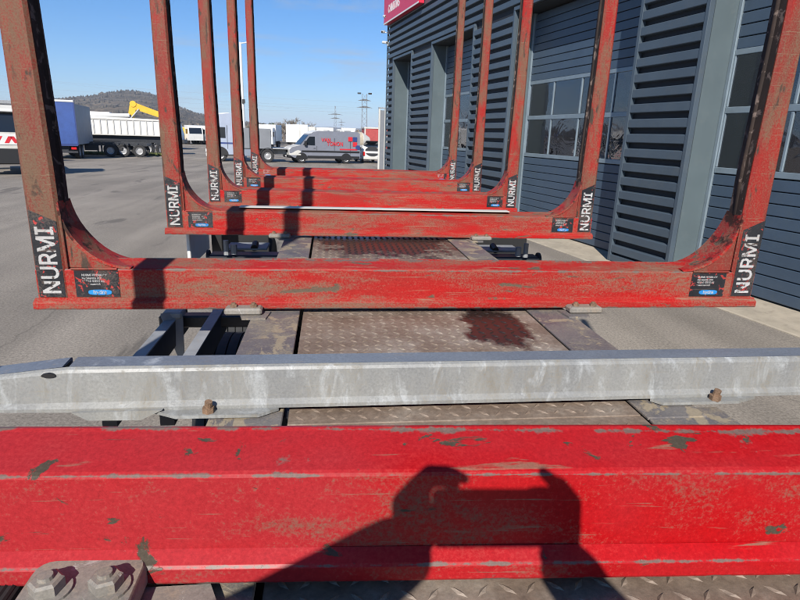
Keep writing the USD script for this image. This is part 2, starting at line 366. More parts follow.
plain('dirty_white', (0.48, 0.47, 0.435), 0.5, var=0.12, scale=1.2, dirt=(0.42, 0.39, 0.34), dirt_amt=(0.52, 0.8))
plain('silver_paint', (0.21, 0.24, 0.29), 0.35, 0.3, var=0.06)
plain('van_grey', (0.20, 0.21, 0.245), 0.3, 0.2, var=0.06)
plain('cab_blue_grey', (0.30, 0.34, 0.42), 0.35, 0.1, var=0.06)
plain('grey_box', (0.15, 0.16, 0.175), 0.6, var=0.1, scale=1.5)
plain('blue_tarp', (0.022, 0.06, 0.22), 0.5, var=0.2, scale=1.4)
plain('blue_dark', (0.02, 0.04, 0.15), 0.5)
plain('yellow_paint', (0.62, 0.36, 0.02), 0.4, var=0.12, scale=1.5)
plain('red_plain', (0.50, 0.02, 0.03), 0.4, var=0.1)
plain('brick_red', (0.33, 0.05, 0.045), 0.6, var=0.15)
plain('black_plastic', (0.012, 0.012, 0.013), 0.5)
plain('black_frame', (0.018, 0.020, 0.025), 0.45, var=0.4, scale=8, dirt=(0.06, 0.055, 0.05), dirt_amt=(0.55, 0.8))
plain('rubber', (0.014, 0.014, 0.015), 0.75, var=0.3, scale=12, dirt=(0.05, 0.045, 0.04), dirt_amt=(0.55, 0.85))
plain('rim_steel', (0.35, 0.35, 0.35), 0.45, 0.4, var=0.15, scale=9)
plain('arm_grey', (0.24, 0.25, 0.26), 0.5, var=0.2, scale=12, dirt=(0.3, 0.26, 0.2), dirt_amt=(0.55, 0.75))
plain('lens_white', (0.8, 0.8, 0.8), 0.15)
plain('lamp_amber', (0.7, 0.25, 0.02), 0.3)
plain('lamp_red', (0.5, 0.01, 0.01), 0.3)
plain('grass', (0.11, 0.125, 0.035), 0.8, var=0.35, scale=1.2)
plain('bark', (0.13, 0.105, 0.085), 0.9, var=0.2)
plain('leaf_dark', (0.035, 0.05, 0.022), 0.7, var=0.4, scale=2)
plain('twig', (0.17, 0.145, 0.115), 0.9, var=0.25, scale=0.7)
plain('wood_far', (0.075, 0.062, 0.045), 0.95, var=0.5, scale=0.02)
plain('wire', (0.22, 0.23, 0.25), 0.6)
plain('pylon_steel', (0.17, 0.18, 0.19), 0.6)
plain('skin', (0.45, 0.27, 0.19), 0.5, var=0.08, scale=30)
plain('jacket_cloth', (0.03, 0.035, 0.05), 0.85, var=0.2, scale=14, bump=0.4, bscale=50)
plain('trouser_cloth', (0.04, 0.05, 0.08), 0.85, var=0.2, scale=14)
plain('hair', (0.03, 0.02, 0.015), 0.7, var=0.3, scale=60)
plain('phone_black', (0.01, 0.01, 0.012), 0.2)
usdkit.material(stage, '/World/Looks/car_glass', {'p': ('principled_bsdf', {'base_color': (0.012, 0.016, 0.022), 'roughness': 0.06, 'specular_ior_level': 0.6})}, [], surface='p.BSDF')
usdkit.material(stage, '/World/Looks/window_glass', {
    'g': ('geometry', {}), 'n': ('noise_texture', {'scale': 1.7, 'detail': 3.0, 'roughness': 0.55, 'distortion': 0.8}),
    'b': ('bump', {'strength': 0.16, 'distance': 0.05}), 'f': ('fresnel', {'IOR': 2.2}),
    't': ('transparent_bsdf', {'color': (0.86, 0.87, 0.98)}), 'gl': ('glossy_bsdf', {'color': (0.95, 0.95, 1.0), 'roughness': 0.04}), 'm': ('mix_closure', {})},
    [('g.position', 'n.vector'), ('n.fac', 'b.height'), ('b.normal', 'gl.normal'), ('f.fac', 'm.fac'), ('t.BSDF', 'm.closure1'), ('gl.BSDF', 'm.closure2')], surface='m.closure')
usdkit.material(stage, '/World/Looks/hill_ground', {
    'g': ('geometry', {}), 'n': ('noise_texture', {'scale': 0.006, 'detail': 9.0, 'roughness': 0.65}), 'n2': ('noise_texture', {'scale': 0.05, 'detail': 6.0, 'roughness': 0.7}),
    'r': ('rgb_ramp', {'ramp': [(0.35, (0.055, 0.052, 0.035)), (0.48, (0.085, 0.068, 0.048)), (0.56, (0.14, 0.105, 0.065)), (0.65, (0.075, 0.08, 0.04))]}),
    'f': ('map_range', {'from_min': 0.3, 'from_max': 0.7, 'to_min': 0.6, 'to_max': 1.35, 'clamp': True}), 'v': ('vector_math', {'math_type': 'scale'}),
    'p': ('principled_bsdf', {'roughness': 0.95, 'specular_ior_level': 0.1})},
    [('g.position', 'n.vector'), ('g.position', 'n2.vector'), ('n.fac', 'r.fac'), ('n2.fac', 'f.value'), ('r.color', 'v.vector1'), ('f.result', 'v.scale'), ('v.vector', 'p.base_color')], surface='p.BSDF')

# ------------------------------------------------------------------ the ground, far hills
GROUND = -0.35


def gz(y):
    return -0.01 * min(max(y - 12, 0), 35)


ys = np.array([-400, -60, -10, 12, 20, 30, 40, 47, 80, 200, 1000, 9000.0])
xs = np.array([-9000, -1000, -200, -40, -10, 0, 10, 40, 200, 1000, 9000.0])
V = np.array([(x, y, gz(y)) for y in ys for x in xs])
nx = len(xs)
F = [(j * nx + i, j * nx + i + 1, (j + 1) * nx + i + 1, (j + 1) * nx + i) for j in range(len(ys) - 1) for i in range(nx - 1)]
tag(obj('ground', (V, np.array(F)), 'asphalt', smooth=True), 'grey brown asphalt yard with stains, cracks and coarse grain', kind='structure')


def ridge(name, r0, r1, azs, heights, label, rough, seed, nr=14, na=220):
    a = np.linspace(azs[0], azs[-1], na)
    top = np.interp(a, azs, heights)
    P = []
    for k in range(nr):
        t = k / (nr - 1)
        r = r0 + (r1 - r0) * t
        s = math.sin(min(t / 0.7, 1.0) * PI / 2) ** 1.2 if t < 0.7 else 1.0 - 0.6 * ((t - 0.7) / 0.3)
        ra = np.radians(a)
        xy = np.stack([EYE[0] + r * np.sin(ra), r * np.cos(ra)], 1)
        q = np.column_stack([xy / 160.0, np.full(na, seed)])
        z = GROUND - 1 + top * s + meshkit.fbm(q) * rough * s * 2 + meshkit.noise(np.column_stack([xy / 14.0, np.full(na, seed)])) * 2.2 * s * (rough > 3)
        P.append(np.column_stack([xy, z]))
    V = np.concatenate(P)
    F = [(k * na + i, k * na + i + 1, (k + 1) * na + i + 1, (k + 1) * na + i) for k in range(nr - 1) for i in range(na - 1)]
    return tag(obj(name, (V, np.array(F)), 'hill_ground', smooth=True), label, kind='structure')


ridge('hill', 900, 2300, [-60, -40, -30, -26.8, -22.7, -20, -18.6, -17.3, -15.7, -14.4, -13.3, -11.2, -9, -7.3, -4, 0],
      [20, 30, 38, 42, 56, 70, 82, 88, 83, 68, 50, 30, 20, 15, 8, 0], 'brown wooded hill rising behind the parked lorries', 6.0, 3.0)
ridge('far_hills', 3800, 5600, [-40, -25, -10, -5, 0, 5, 12, 25, 45, 60], [40, 44, 46, 44, 46, 44, 46, 50, 46, 40], 'low blue ridge on the horizon', 8.0, 9.0, nr=8)

wr_ = np.random.default_rng(21)
hill_mesh = UsdGeom.Mesh.Get(stage, '/World/hill')
HV = np.array(hill_mesh.GetPointsAttr().Get())
pick = HV[(HV[:, 2] > 6)]
idx = wr_.integers(0, len(pick), 16000)
c = pick[idx] + np.column_stack([wr_.normal(0, 26, len(idx)), wr_.normal(0, 45, len(idx)), np.zeros(len(idx))])
from scipy.spatial import cKDTree
dd, ii = cKDTree(HV[:, :2]).query(c[:, :2], k=4)
c[:, 2] = (HV[ii, 2] / (dd + 1)).sum(1) / (1 / (dd + 1)).sum(1) - 1.0
keep = meshkit.fbm(np.column_stack([c[:, :2] / 130.0, np.full(len(c), 2.0)])) > -0.12
c = c[keep]
n_ = len(c)
hh_ = wr_.uniform(2.5, 6.5, n_)
a_ = np.column_stack([wr_.normal(0, 3.0, (n_, 2)), np.zeros(n_)]); b_ = np.column_stack([wr_.normal(0, 1.2, (n_, 2)), hh_])
a2_ = np.column_stack([-a_[:, 1], a_[:, 0], a_[:, 2]])
tri = np.concatenate([np.stack([c - a_, c + a_, c + b_], 1), np.stack([c - a2_, c + a2_, c + b_ * 0.9], 1)]).reshape(-1, 3)
tag(obj('hillside_wood', (tri, np.arange(len(tri)).reshape(-1, 3)), 'wood_far'), 'bare brown wood covering the far hill in patches', 'wood', kind='stuff')

# ------------------------------------------------------------------ workshop building (local x goes into the wall, y along it, away from the camera)
WALL_YAW = 9.814
_a = math.radians(-WALL_YAW)
_n = np.array([math.cos(_a), -math.sin(_a)])
WALL_AT = (EYE[0] + 6.409 * _n[0], 6.409 * _n[1], 0.0)
S_END, S_START = 23.6, -7.0
HEAD, PITCH_R, TOP = 4.75, 0.231, 8.2
REC = 0.50
bld = thing('workshop_building', 'dark blue grey workshop with horizontal ribbed cladding and tall sectional doors', 'building', WALL_AT, WALL_YAW)
OPEN = [(2.6, 7.0), (8.45, 12.78), (15.1, 18.3), (20.45, 22.7)]
PIERS = [(S_START, 2.6), (7.0, 8.45), (12.78, 15.1), (18.3, 20.45), (22.7, S_END)]
for s0, s1 in PIERS:
    obj('wall_pier', box(0.082, 0.30, s0 + 0.004, s1 - 0.004, -0.4, HEAD + 0.1), 'cladding_back_shade', bld)
    if s1 - s0 > 5:
        continue
    z = 0.16
    while z < HEAD - 0.05:
        a, b = s0 + 0.075, s1 - (0.075 if s1 < S_END else 0.02)
        r = extrude([(0.082, z), (0.010, z + 0.010), (0.0, z + 0.018), (0.0, z + 0.132), (0.010, z + 0.142), (0.082, z + 0.150)], 'y', a, b)
        obj('cladding_rib', r, 'cladding', bld)
        z += PITCH_R
    obj('corner_trim', box(-0.006, 0.08, s0, s0 + 0.07, -0.3, HEAD + 0.02, 0.004), 'cladding', bld)
    if s1 < S_END:
        obj('corner_trim', box(-0.006, 0.08, s1 - 0.07, s1, -0.3, HEAD + 0.02, 0.004), 'cladding', bld)
    obj('base_trim', box(-0.004, 0.051, s0 + 0.071, s1 - 0.071, 0.02, 0.13, 0.004), 'cladding', bld)
obj('upper_wall', box(0.082, 0.30, S_START, S_END, HEAD + 0.1, TOP), 'cladding_back_shade', bld)
z = HEAD + 0.14
while z < TOP - 0.2:
    r = extrude([(0.082, z), (0.010, z + 0.010), (0.0, z + 0.018), (0.0, z + 0.132), (0.010, z + 0.142), (0.082, z + 0.150)], 'y', 6.0, S_END - 0.02)
    obj('cladding_rib', r, 'cladding', bld)
    z += PITCH_R
obj('corner_trim', box(-0.012, 0.051, S_END - 0.018, S_END + 0.03, -0.4, TOP), 'cladding', bld)
obj('roof', box(0.0, 14, S_START, S_END, TOP, TOP + 0.25), 'cladding_back_shade', bld)
obj('end_wall', box(0.30, 14, S_END - 0.25, S_END, -0.5, TOP), 'cladding_back_shade', bld)
obj('near_wall', box(0.30, 14, S_START, S_START + 0.25, -0.5, TOP), 'cladding_back_shade', bld)
obj('back_wall', box(13.7, 14, S_START + 0.26, S_END - 0.26, -0.5, TOP), 'room_dark', bld)
obj('workshop_floor', box(0.75, 13.69, S_START + 0.26, S_END - 0.26, -0.3, 0.03), 'room_dark', bld)


def door(s0, s1, win, rec):
    # reveals and soffit of the opening
    obj('reveal', box(0.083, rec + 0.1, s1 - 0.002, s1 + 0.05, -0.4, HEAD + 0.05), 'trim', bld)
    obj('reveal', box(0.083, rec + 0.1, s0 - 0.05, s0 + 0.002, -0.4, HEAD + 0.05), 'trim', bld)
    obj('soffit', box(0.083, rec + 0.1, s0 - 0.01, s1 + 0.01, HEAD - 0.002, HEAD + 0.095), 'cladding_back_shade', bld)
    obj('header_trim', box(-0.006, 0.08, s0 - 0.07, s1 + 0.07, HEAD + 0.022, HEAD + 0.10, 0.004), 'cladding', bld)
    obj('threshold', box(-0.01, rec + 0.2, s0 + 0.003, s1 - 0.003, -0.3, 0.012), 'concrete', bld)
    d = obj('sectional_door' if win else 'service_door', box(rec + 0.045, rec + 0.07, s0 + 0.003, s1 - 0.003, 3.30 if win else 0.02, HEAD), 'cladding_back_shade', bld)
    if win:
        obj('lower_backing', box(rec + 0.045, rec + 0.07, s0 + 0.003, s1 - 0.003, 0.02, 1.63), 'cladding_back_shade', d)
    for e in (s0 + 0.003, s1 - 0.063):
        obj('guide_rail', box(rec - 0.03, rec + 0.044, e, e + 0.06, 0.013, HEAD - 0.003, 0.004), 'aluminium', d)
    z = 0.04
    while z < HEAD - 0.02:
        h = 0.158
        if win and 1.625 - z < 0.03 and z < 3.30:
            z = 3.305
            continue
        h = min(h, HEAD - 0.005 - z, (1.638 - z) if (win and z < 1.6) else 9)
        if h > 0.03:
            obj('door_slat', box(rec, rec + 0.044, s0 + 0.066, s1 - 0.066, z, z + h - 0.014, 0.006), 'door_slat', d)
        z += 0.158
    if not win:
        return
    W = s1 - s0 - 0.132
    npane = max(2, round(W / 0.98))
    pw = W / npane
    for z0, z1 in ((1.625, 1.71), (2.455, 2.545), (3.225, 3.303)):
        obj('window_rail', box(rec - 0.008, rec + 0.043, s0 + 0.066, s1 - 0.066, z0 + 0.002, z1 - 0.002, 0.005), 'aluminium', d)
    for k in range(npane + 1):
        c = s0 + 0.066 + k * pw
        for z0, z1 in ((1.71, 2.455), (2.545, 3.225)):
            obj('mullion', box(rec - 0.004, rec + 0.04, max(c - 0.020, s0 + 0.066), min(c + 0.020, s1 - 0.066), z0 + 0.001, z1 - 0.001, 0.004), 'aluminium', d)
            if k < npane:
                obj('pane', box(rec + 0.018, rec + 0.022, c + 0.021, c + pw - 0.021, z0 + 0.001, z1 - 0.001), 'window_glass', d)


for i, (s0, s1) in enumerate(OPEN):
    door(s0, s1, i < 3, REC if i < 3 else 0.62)
obj('apron_strip', box(-0.42, -0.012, S_START, S_END, -0.4, 0.02, 0.01), 'concrete', bld)


def wall_pt(e, s, z):
    a = math.radians(WALL_YAW)
    return (WALL_AT[0] + e * math.cos(a) - s * math.sin(a), WALL_AT[1] + e * math.sin(a) + s * math.cos(a), z)


sg = thing('shop_sign', 'red shop sign with white lettering high on the dark cladding', 'sign', wall_pt(0, 0, 0), WALL_YAW)
sgb = obj('sign_board', box(-0.20, -0.012, 19.2, 23.5, 6.1, 8.0, 0.01), 'sign_red', sg)
SIDE = np.array([[0, 0, -1], [-1, 0, 0], [0, 1, 0]])     # reads along -y, up is z, faces -x
obj('sign_lettering', text('TONON', 0.55, SIDE, (-0.2005, 22.9, 7.05), 0.006, True, 2.7), 'white_paint', sg)
obj('small_lettering', text('CAMIONS', 0.26, SIDE, (-0.2005, 22.9, 6.42), 0.006, True, 1.5), 'white_paint', sg)
obj('edge_strip', box(-0.206, -0.2005, 19.2, 23.5, 6.1, 6.15), 'white_paint', sg)
for k, (s, z, lab) in enumerate([(23.55, 5.45, 'lowest of the white cameras on the corner of the building'),
                                 (23.55, 5.85, 'middle white camera on the corner of the building, pointing outwards'),
                                 (23.5, 6.38, 'small white camera right under the red sign')]):
    c = thing('security_camera', lab, 'camera', wall_pt(0, s, z), WALL_YAW + (25, -20, 10)[k], 'cameras on the corner of the building')
    obj('bracket', cat_(box(-0.014, 0.02, -0.04, 0.04, -0.06, 0.06), cyl((-0.01, 0, 0), (-0.16, 0, 0.02), 0.018, 8)), 'white_paint', c)
    obj('housing', cyl((-0.16, 0.11, 0.05), (-0.22, -0.2, 0.0), 0.05, 12), 'white_paint', c)
    obj('lens', cyl((-0.22, -0.2, 0.0), (-0.226, -0.222, -0.004), 0.036, 12), 'black_plastic', c)

# ------------------------------------------------------------------ the log trailer
tr = thing('log_trailer', 'red timber trailer with six stake bunks bolted across a steel chassis', 'trailer', (0, 0, 0), 0)
ZB = 1.427            # underside of the bunks
ZR = 1.414            # top of the chassis rails


def round_poly(P, r, n=3):
    return P


def bunk(Y, H, dx, dz, red, label, top=2.52, text_on=True, yaw=0.0):
    zb = ZB + dz

    def obj(name, mesh, mat, parent=None, smooth=False):
        if yaw:
            mesh = mesh.copy()
            mesh.apply_transform(trimesh.transformations.rotation_matrix(math.radians(yaw), [0, 0, 1], [-0.2, Y, 0]))
        return put(name, mesh, mat, parent, smooth)
    # beam: bottom flange with a sloped ledge, tall web, rounded top that falls back
    fl = 0.030 * H / 0.15
    fprof = [(-0.018, 0.0), (-0.020, 0.004), (-0.020, fl * 0.68), (-0.017, fl * 0.8), (-0.0003, fl * 1.15), (-0.0003, 0.0)]
    prof = [(0.0, 0.001), (0.0, H * 0.84), (0.002, H * 0.865), (0.006, H * 0.88),
            (0.074, H * 0.985), (0.080, H), (0.086, H * 0.995), (0.088, H * 0.97), (0.088, 0.001)]
    b = extrude([(Y + p, zb + q) for p, q in prof], 'x', -1.248 + dx, 1.248 + dx)
    # subdivide the length a little and bend it by a few millimetres so that the edges are not ruler straight
    b = b.subdivide_to_size(0.12)
    v = np.array(b.vertices)
    v[:, 2] += 0.0022 * np.sin(v[:, 0] * 2.3 + Y) * (v[:, 2] > zb + 0.05) + 0.0012 * meshkit.noise(np.column_stack([v[:, 0] * 9, v[:, 1] * 0, v[:, 2] * 0 + Y])) * (v[:, 2] > zb + 0.05)
    v[:, 1] += 0.0016 * np.sin(v[:, 0] * 3.1 + 2 * Y)
    b.vertices = v
    be = obj('stake_bunk', b, red, tr, smooth=25)
    be.SetCustomDataByKey('label', label)
    obj('bottom_flange', extrude([(Y + p, zb + q) for p, q in fprof], 'x', -1.259 + dx, 1.259 + dx).subdivide_to_size(0.2), red, be, smooth=25)
    for sg_ in (-1, 1):
        def X(x):
            return dx + sg_ * x
        yf, yb = Y - 0.002, Y + 0.090

        def stake_ring(z, inner, c=0.010):
            o = 1.250
            return [(X(o - c), yf, z), (X(o), yf + c, z), (X(o), yb - c, z), (X(o - c), yb, z), (X(inner + c), yb, z), (X(inner), yb - c, z), (X(inner), yf + c, z), (X(inner + c), yf, z)]
        rings = [stake_ring(zb + fl * 1.2, 1.152), stake_ring(zb + 0.45, 1.156), stake_ring(zb + 0.95, 1.169), stake_ring(zb + 1.6, 1.172), stake_ring(zb + top, 1.176)]
        SV = np.array([p for r in rings for p in r]); SF = []
        for k in range(len(rings) - 1):
            for i in range(8):
                j = (i + 1) % 8
                SF.append((k * 8 + i, k * 8 + j, (k + 1) * 8 + j)); SF.append((k * 8 + i, (k + 1) * 8 + j, (k + 1) * 8 + i))
        SF += [(0, i + 1, i) for i in range(1, 7)] + [(32, 32 + i, 32 + i + 1) for i in range(1, 7)]
        st = trimesh.Trimesh(SV, SF, process=False); st.fix_normals()
        obj('stake', st, 'red_stake', be)
        # worn inner face with a raised rib where the logs rub
        z0, z1 = zb + 0.335, zb + top - 0.02
        inn = lambda z: np.interp(z - zb, [0, .45, .95, 1.6, top], [1.152, 1.156, 1.169, 1.172, 1.176])
        zs = np.linspace(z0, z1, 40)
        rowp = [yf + 0.011, Y + 0.040, Y + 0.044, Y + 0.050, Y + 0.054, yb - 0.011]
        rowh = [0.002, 0.003, 0.010, 0.010, 0.003, 0.002]
        G = np.array([[(X(inn(zz) - rh * min(1.0, 0.25 + (zz - z0) / 0.2) - 0.0014 * meshkit.noise(np.array([[zz * 14, py * 60, Y + sg_]]))[0]), py, zz) for py, rh in zip(rowp, rowh)] for zz in zs])
        nr_, nc = G.shape[:2]
        GF = [(i * nc + j, i * nc + j + 1, (i + 1) * nc + j + 1, (i + 1) * nc + j) for i in range(nr_ - 1) for j in range(nc - 1)]
        back = np.array([(X(inn(zz) + 0.002), py, zz) for zz in (z0, z1) for py in (rowp[0], rowp[-1])])
        gm = trimesh.Trimesh(G.reshape(-1, 3), np.array([[q[0], q[1], q[2]] for q in GF] + [[q[0], q[2], q[3]] for q in GF]), process=False)
        if sg_ < 0:
            gm.invert()
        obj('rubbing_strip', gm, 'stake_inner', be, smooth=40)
        # corner gusset: a web plate and the curved plate that runs from the stake to the beam
        xa, za, xb, zb2 = 1.154, zb + 0.345, 0.955, zb + H * 0.91
        t = np.linspace(0, PI / 2, 13)
        cx = xb + (xa - xb) * (1 - (1 - np.sin(PI / 2 - t)))
        curve = [(xb + (xa - xb) * (1 - (1 - math.cos(q)) * 1.0), zb2 + (za - zb2) * (1 - math.sin(q))) for q in t]
        curve = [(xa - (xa - xb) * (1 - math.cos(q)), za - (za - zb2) * math.sin(q)) for q in t]
        poly = [(X(1.153), zb + H * 0.9)] + [(X(px_ + 0.006), pz_ - 0.006) for px_, pz_ in curve]
        obj('gusset', extrude(poly if sg_ > 0 else poly[::-1], 'y', Y + 0.006, Y + 0.085), 'red_stake', be)
        strip = [(X(p0), p1) for p0, p1 in curve] + [(X(p0 + 0.007), p1 - 0.007) for p0, p1 in curve[::-1]]
        cp = extrude(strip if sg_ < 0 else strip[::-1], 'y', Y + 0.001, Y + 0.0905)
        v = np.array(cp.vertices)
        v[:, 1] += np.where(v[:, 1] > Y + 0.05, 0.034 * np.clip((za - v[:, 2]) / 0.13, 0, 1) ** 0.8, 0)
        cp.vertices = v
        obj('curved_plate', cp, 'curve_red', be, smooth=30)
        obj('weld_bead', cat_(cyl((X(1.150), Y - 0.002, zb + H * 0.9), (X(1.152), Y - 0.002, zb + 0.30), 0.004, 6), cyl((X(1.14), Y, zb + H * 0.87), (X(1.0), Y, zb + H * 0.87), 0.004, 6)), 'red_stake', be)
        if not text_on:
            continue
        # stickers
        outer, innr = 1.243, 1.164
        zs0, zs1 = zb + 0.040, zb + 0.305
        jz = 0.008 * math.sin(Y * 7.3 + sg_ * 2.0)
        zs0 += jz * 0.4; zs1 += jz
        lo, hi = min(X(outer), X(innr)), max(X(outer), X(innr))
        skew = 0.018 * (1 if sg_ < 0 else -1)
        obj('stake_sticker', extrude([(lo, zs0), (hi, zs0), (hi, zs1 - skew), (lo, zs1 + skew)], 'y', Y - 0.0032, Y - 0.0022), 'sticker_black', be)
        obj('stake_lettering', text('NURMI', 0.052, FRONT_UP, (hi - 0.0135, Y - 0.0034, zs0 + 0.006 - jz * 0.3), 0.0004, True, 0.220 + jz), 'sticker_white', be)
        lo, hi = min(X(1.132), X(0.998)), max(X(1.132), X(0.998))
        zq0, zq1 = zb + fl * 1.15 + 0.003, zb + H * 0.835
        obj('beam_sticker', box(lo, hi, Y - 0.0014, Y - 0.0004, zq0, zq1), 'sticker_black', be)
        hh = zq1 - zq0
        rows = ['NURMI HYDRA OY', 'Karjalantie 205', '85310 SIEVI AS', 'www.nurmi.fi']
        obj('beam_lettering', cat_(*[text(s, hh * 0.072, FRONT, (lo + 0.022, Y - 0.0016, zq1 - hh * (0.20 + 0.115 * k)), 0.0003, True) for k, s in enumerate(rows)]), 'sticker_white', be)
        e = np.linspace(0, 2 * PI, 20, endpoint=False)
        ell = [((lo + hi) / 2 + 0.006 + 0.036 * math.copysign(abs(math.cos(q)) ** 0.6, math.cos(q)), zq0 + hh * 0.18 + hh * 0.10 * math.copysign(abs(math.sin(q)) ** 0.6, math.sin(q))) for q in e]
        obj('beam_logo', extrude(ell, 'y', Y - 0.0019, Y - 0.0015), 'sticker_blue', be)
        obj('logo_lettering', text('hydra', hh * 0.13, FRONT, (lo + 0.052, Y - 0.0020, zq0 + hh * 0.125), 0.0003, True, 0.040), 'sticker_white', be)
    return be


def hexbolt(c, r, h, axis_up=True, n=6):
    return cyl(c, (c[0], c[1], c[2] + h), r, n)


def clamp(be, x, Y, zb):
    """steel block that pins the flange of the bunk to the chassis rail"""
    obj('clamp', box(x - 0.060, x + 0.060, Y - 0.072, Y - 0.0205, ZR + 0.0062, zb + 0.016, 0.006), 'clamp_steel', be)
    sg2 = 1 if x < 0 else -1
    obj('clamp_packer', hull([(x + sg2 * q, Y - p, zz) for q, p in ((-0.02, 0.02), (0.085, 0.02), (0.075, 0.10), (0.0, 0.10)) for zz in (ZR + 0.0006, ZR + 0.0058)]), 'rail_paint', be)
    for k in (-0.032, 0.032):
        obj('clamp_bolt', cat_(hexbolt((x + k, Y - 0.047, zb + 0.016), 0.012, 0.009), cyl((x + k, Y - 0.047, zb + 0.016), (x + k, Y - 0.047, zb + 0.030), 0.007, 10)), 'rust_bolt', be)


RAILS = (-0.508, 0.508)
bunks = [(0.640, 0.173, 0.0, 0.004, 'red_near', 'nearest bright red bunk with the shadow of the photographer on it'),
         (1.897, 0.150, 0.0, 0.0, 'red_beam', 'second bunk, scuffed red with large readable stickers at both ends'),
         (3.337, 0.150, 0.025, 0.0, 'red_beam', 'third bunk, with the pale galvanised bar behind its top edge'),
         (4.705, 0.150, -0.010, -0.014, 'red_beam', 'fourth bunk along the trailer'),
         (5.922, 0.150, 0.0, 0.0, 'red_beam', 'fifth bunk along the trailer'),
         (7.182, 0.150, 0.004, 0.012, 'red_beam', 'farthest bunk at the end of the trailer')]
for k, (Y, H, dx, dz, red, lab) in enumerate(bunks):
    be = bunk(Y, H, dx, dz, red, lab, text_on=k > 0, yaw=-3.6 if k == 0 else 0.0)
    if k > 0:
        for x in (-0.600, 0.575):
            clamp(be, x, Y, ZB + dz)

# big clamp in front of the nearest bunk, lower left
P = []
cl0 = obj('mounting_clamp', hull([(cx_ + r_ * math.cos(q), cy_ + r_ * math.sin(q), zz) for cx_, cy_ in ((-0.668, 0.570), (-0.575, 0.570), (-0.575, 0.640), (-0.668, 0.640)) for q in np.linspace(0, 2 * PI, 16, endpoint=False) for r_, zz in ((0.018, 1.434), (0.022, 1.438), (0.022, 1.458), (0.018, 1.463))]), 'clamp_steel', tr, smooth=40)
for x in (-0.655, -0.588):
    bm = cat_(cyl((x, 0.606, 1.4625), (x, 0.606, 1.4665), 0.027, 24), box(-0.001, 0.001, -0.001, 0.001, -0.001, 0.001).apply_translation((x, 0.606, 1.47)),
              hull([(x + r_ * math.cos(q), 0.606 + r_ * math.sin(q), zz) for q in np.linspace(0.3, 0.3 + 2 * PI, 6, endpoint=False) for r_, zz in ((0.0195, 1.4666), (0.0195, 1.479), (0.0160, 1.482))]), cyl((x, 0.606, 1.48), (x, 0.606, 1.487), 0.0095, 14, 0.0085))
    obj('clamp_bolt', bm, 'clamp_steel', cl0)
obj('clamp_base', hull([(x, y, z) for z in (ZR + 0.001, ZR + 0.016) for x, y in ((-0.70, 0.5), (-0.47, 0.5), (-0.462, 0.53), (-0.462, 0.61), (-0.475, 0.64), (-0.70, 0.64))]), 'clamp_steel', tr)

# chassis rails, cut into plates by joints that can be seen
for sx in (-1, 1):
    x0, x1 = (-0.574, -0.420) if sx < 0 else (0.385, 0.528)
    rail = obj('chassis_rail', box((x0 + x1) / 2 - 0.006, (x0 + x1) / 2 + 0.006, 0.2, 8.3, 1.13, ZR - 0.0085), 'black_frame', tr)
    obj('bottom_flange', box(x0, x1, 0.2, 8.3, 1.118, 1.1295), 'black_frame', rail)
    for ya, yb_ in ((0.2, 1.075), (1.079, 2.05), (2.054, 3.50), (3.504, 5.4), (5.404, 8.3)):
        obj('rail_plate', box(x0, x1, ya, yb_, ZR - 0.008, ZR, 0.002), 'rail_paint', rail)
    if sx > 0:
        obj('rail_plate', box(x0 + 0.06, x1 + 0.065, 0.80, 1.14, ZR - 0.016, ZR - 0.0085, 0.002), 'rail_paint', rail)

# tread plate deck between the rails, with raised lozenges
for k, (ya, yb_) in enumerate(((0.22, 1.100), (1.104, 2.75), (2.754, 4.30), (4.304, 5.9), (5.904, 7.9))):
    dp = obj('tread_plate', box(-0.409, 0.3825, ya, yb_, ZR - 0.016, ZR - 0.006, 0.0015), 'tread_steel', tr)
    pitch = 0.034 if k < 3 else 0.040
    L, Wd, Hh = 0.0150, 0.0046, 0.0028
    base = np.array([(-L, 0, 0), (0, -Wd, 0), (L, 0, 0), (0, Wd, 0), (-L * 0.45, 0, Hh), (L * 0.45, 0, Hh)])
    ff = np.array([(0, 1, 4), (1, 5, 4), (1, 2, 5), (2, 3, 5), (3, 4, 5), (3, 0, 4)])
    VV, FF = [], []
    nyk, nxk = int((yb_ - ya - 0.02) / pitch), int(0.775 / pitch)
    for j in range(nyk):
        for i in range(nxk):
            ang = PI / 4 if (i + j) % 2 else -PI / 4
            c, s = math.cos(ang), math.sin(ang)
            w = base.copy()
            w[:, :2] = w[:, :2] @ np.array([[c, s], [-s, c]])
            w += (-0.402 + (i + 0.5) * pitch, ya + 0.01 + (j + 0.5) * pitch, ZR - 0.0061)
            FF.append(ff + 6 * len(VV)); VV.append(w)
    lug = trimesh.Trimesh(np.concatenate(VV), np.concatenate(FF), process=False)
    tag(obj('tread_lugs', lug, 'tread_steel', dp), kind='stuff')
for y in (1.2, 2.4, 3.6, 4.8, 6.0, 7.2):
    obj('cross_member', box(-0.48, 0.45, y - 0.04, y + 0.04, 1.20, ZR - 0.018), 'black_frame', tr)

# galvanised cross beam in front of the second bunk
gy0, gy1, gz0, gz1 = 1.166, 1.230, 1.421, 1.516
xa = -0.866


def bevel(m):
    v = np.array(m.vertices)
    t = np.clip(xa - v[:, 0], 0, 1)
    v[:, 2] = gz0 + (v[:, 2] - gz0) * (1 - 1.45 * t)
    v[:, 1] += 0.06 * t + 0.0012 * meshkit.noise(np.column_stack([v[:, 0] * 7, v[:, 2] * 20, v[:, 2] * 0]))
    m.vertices = v
    return m


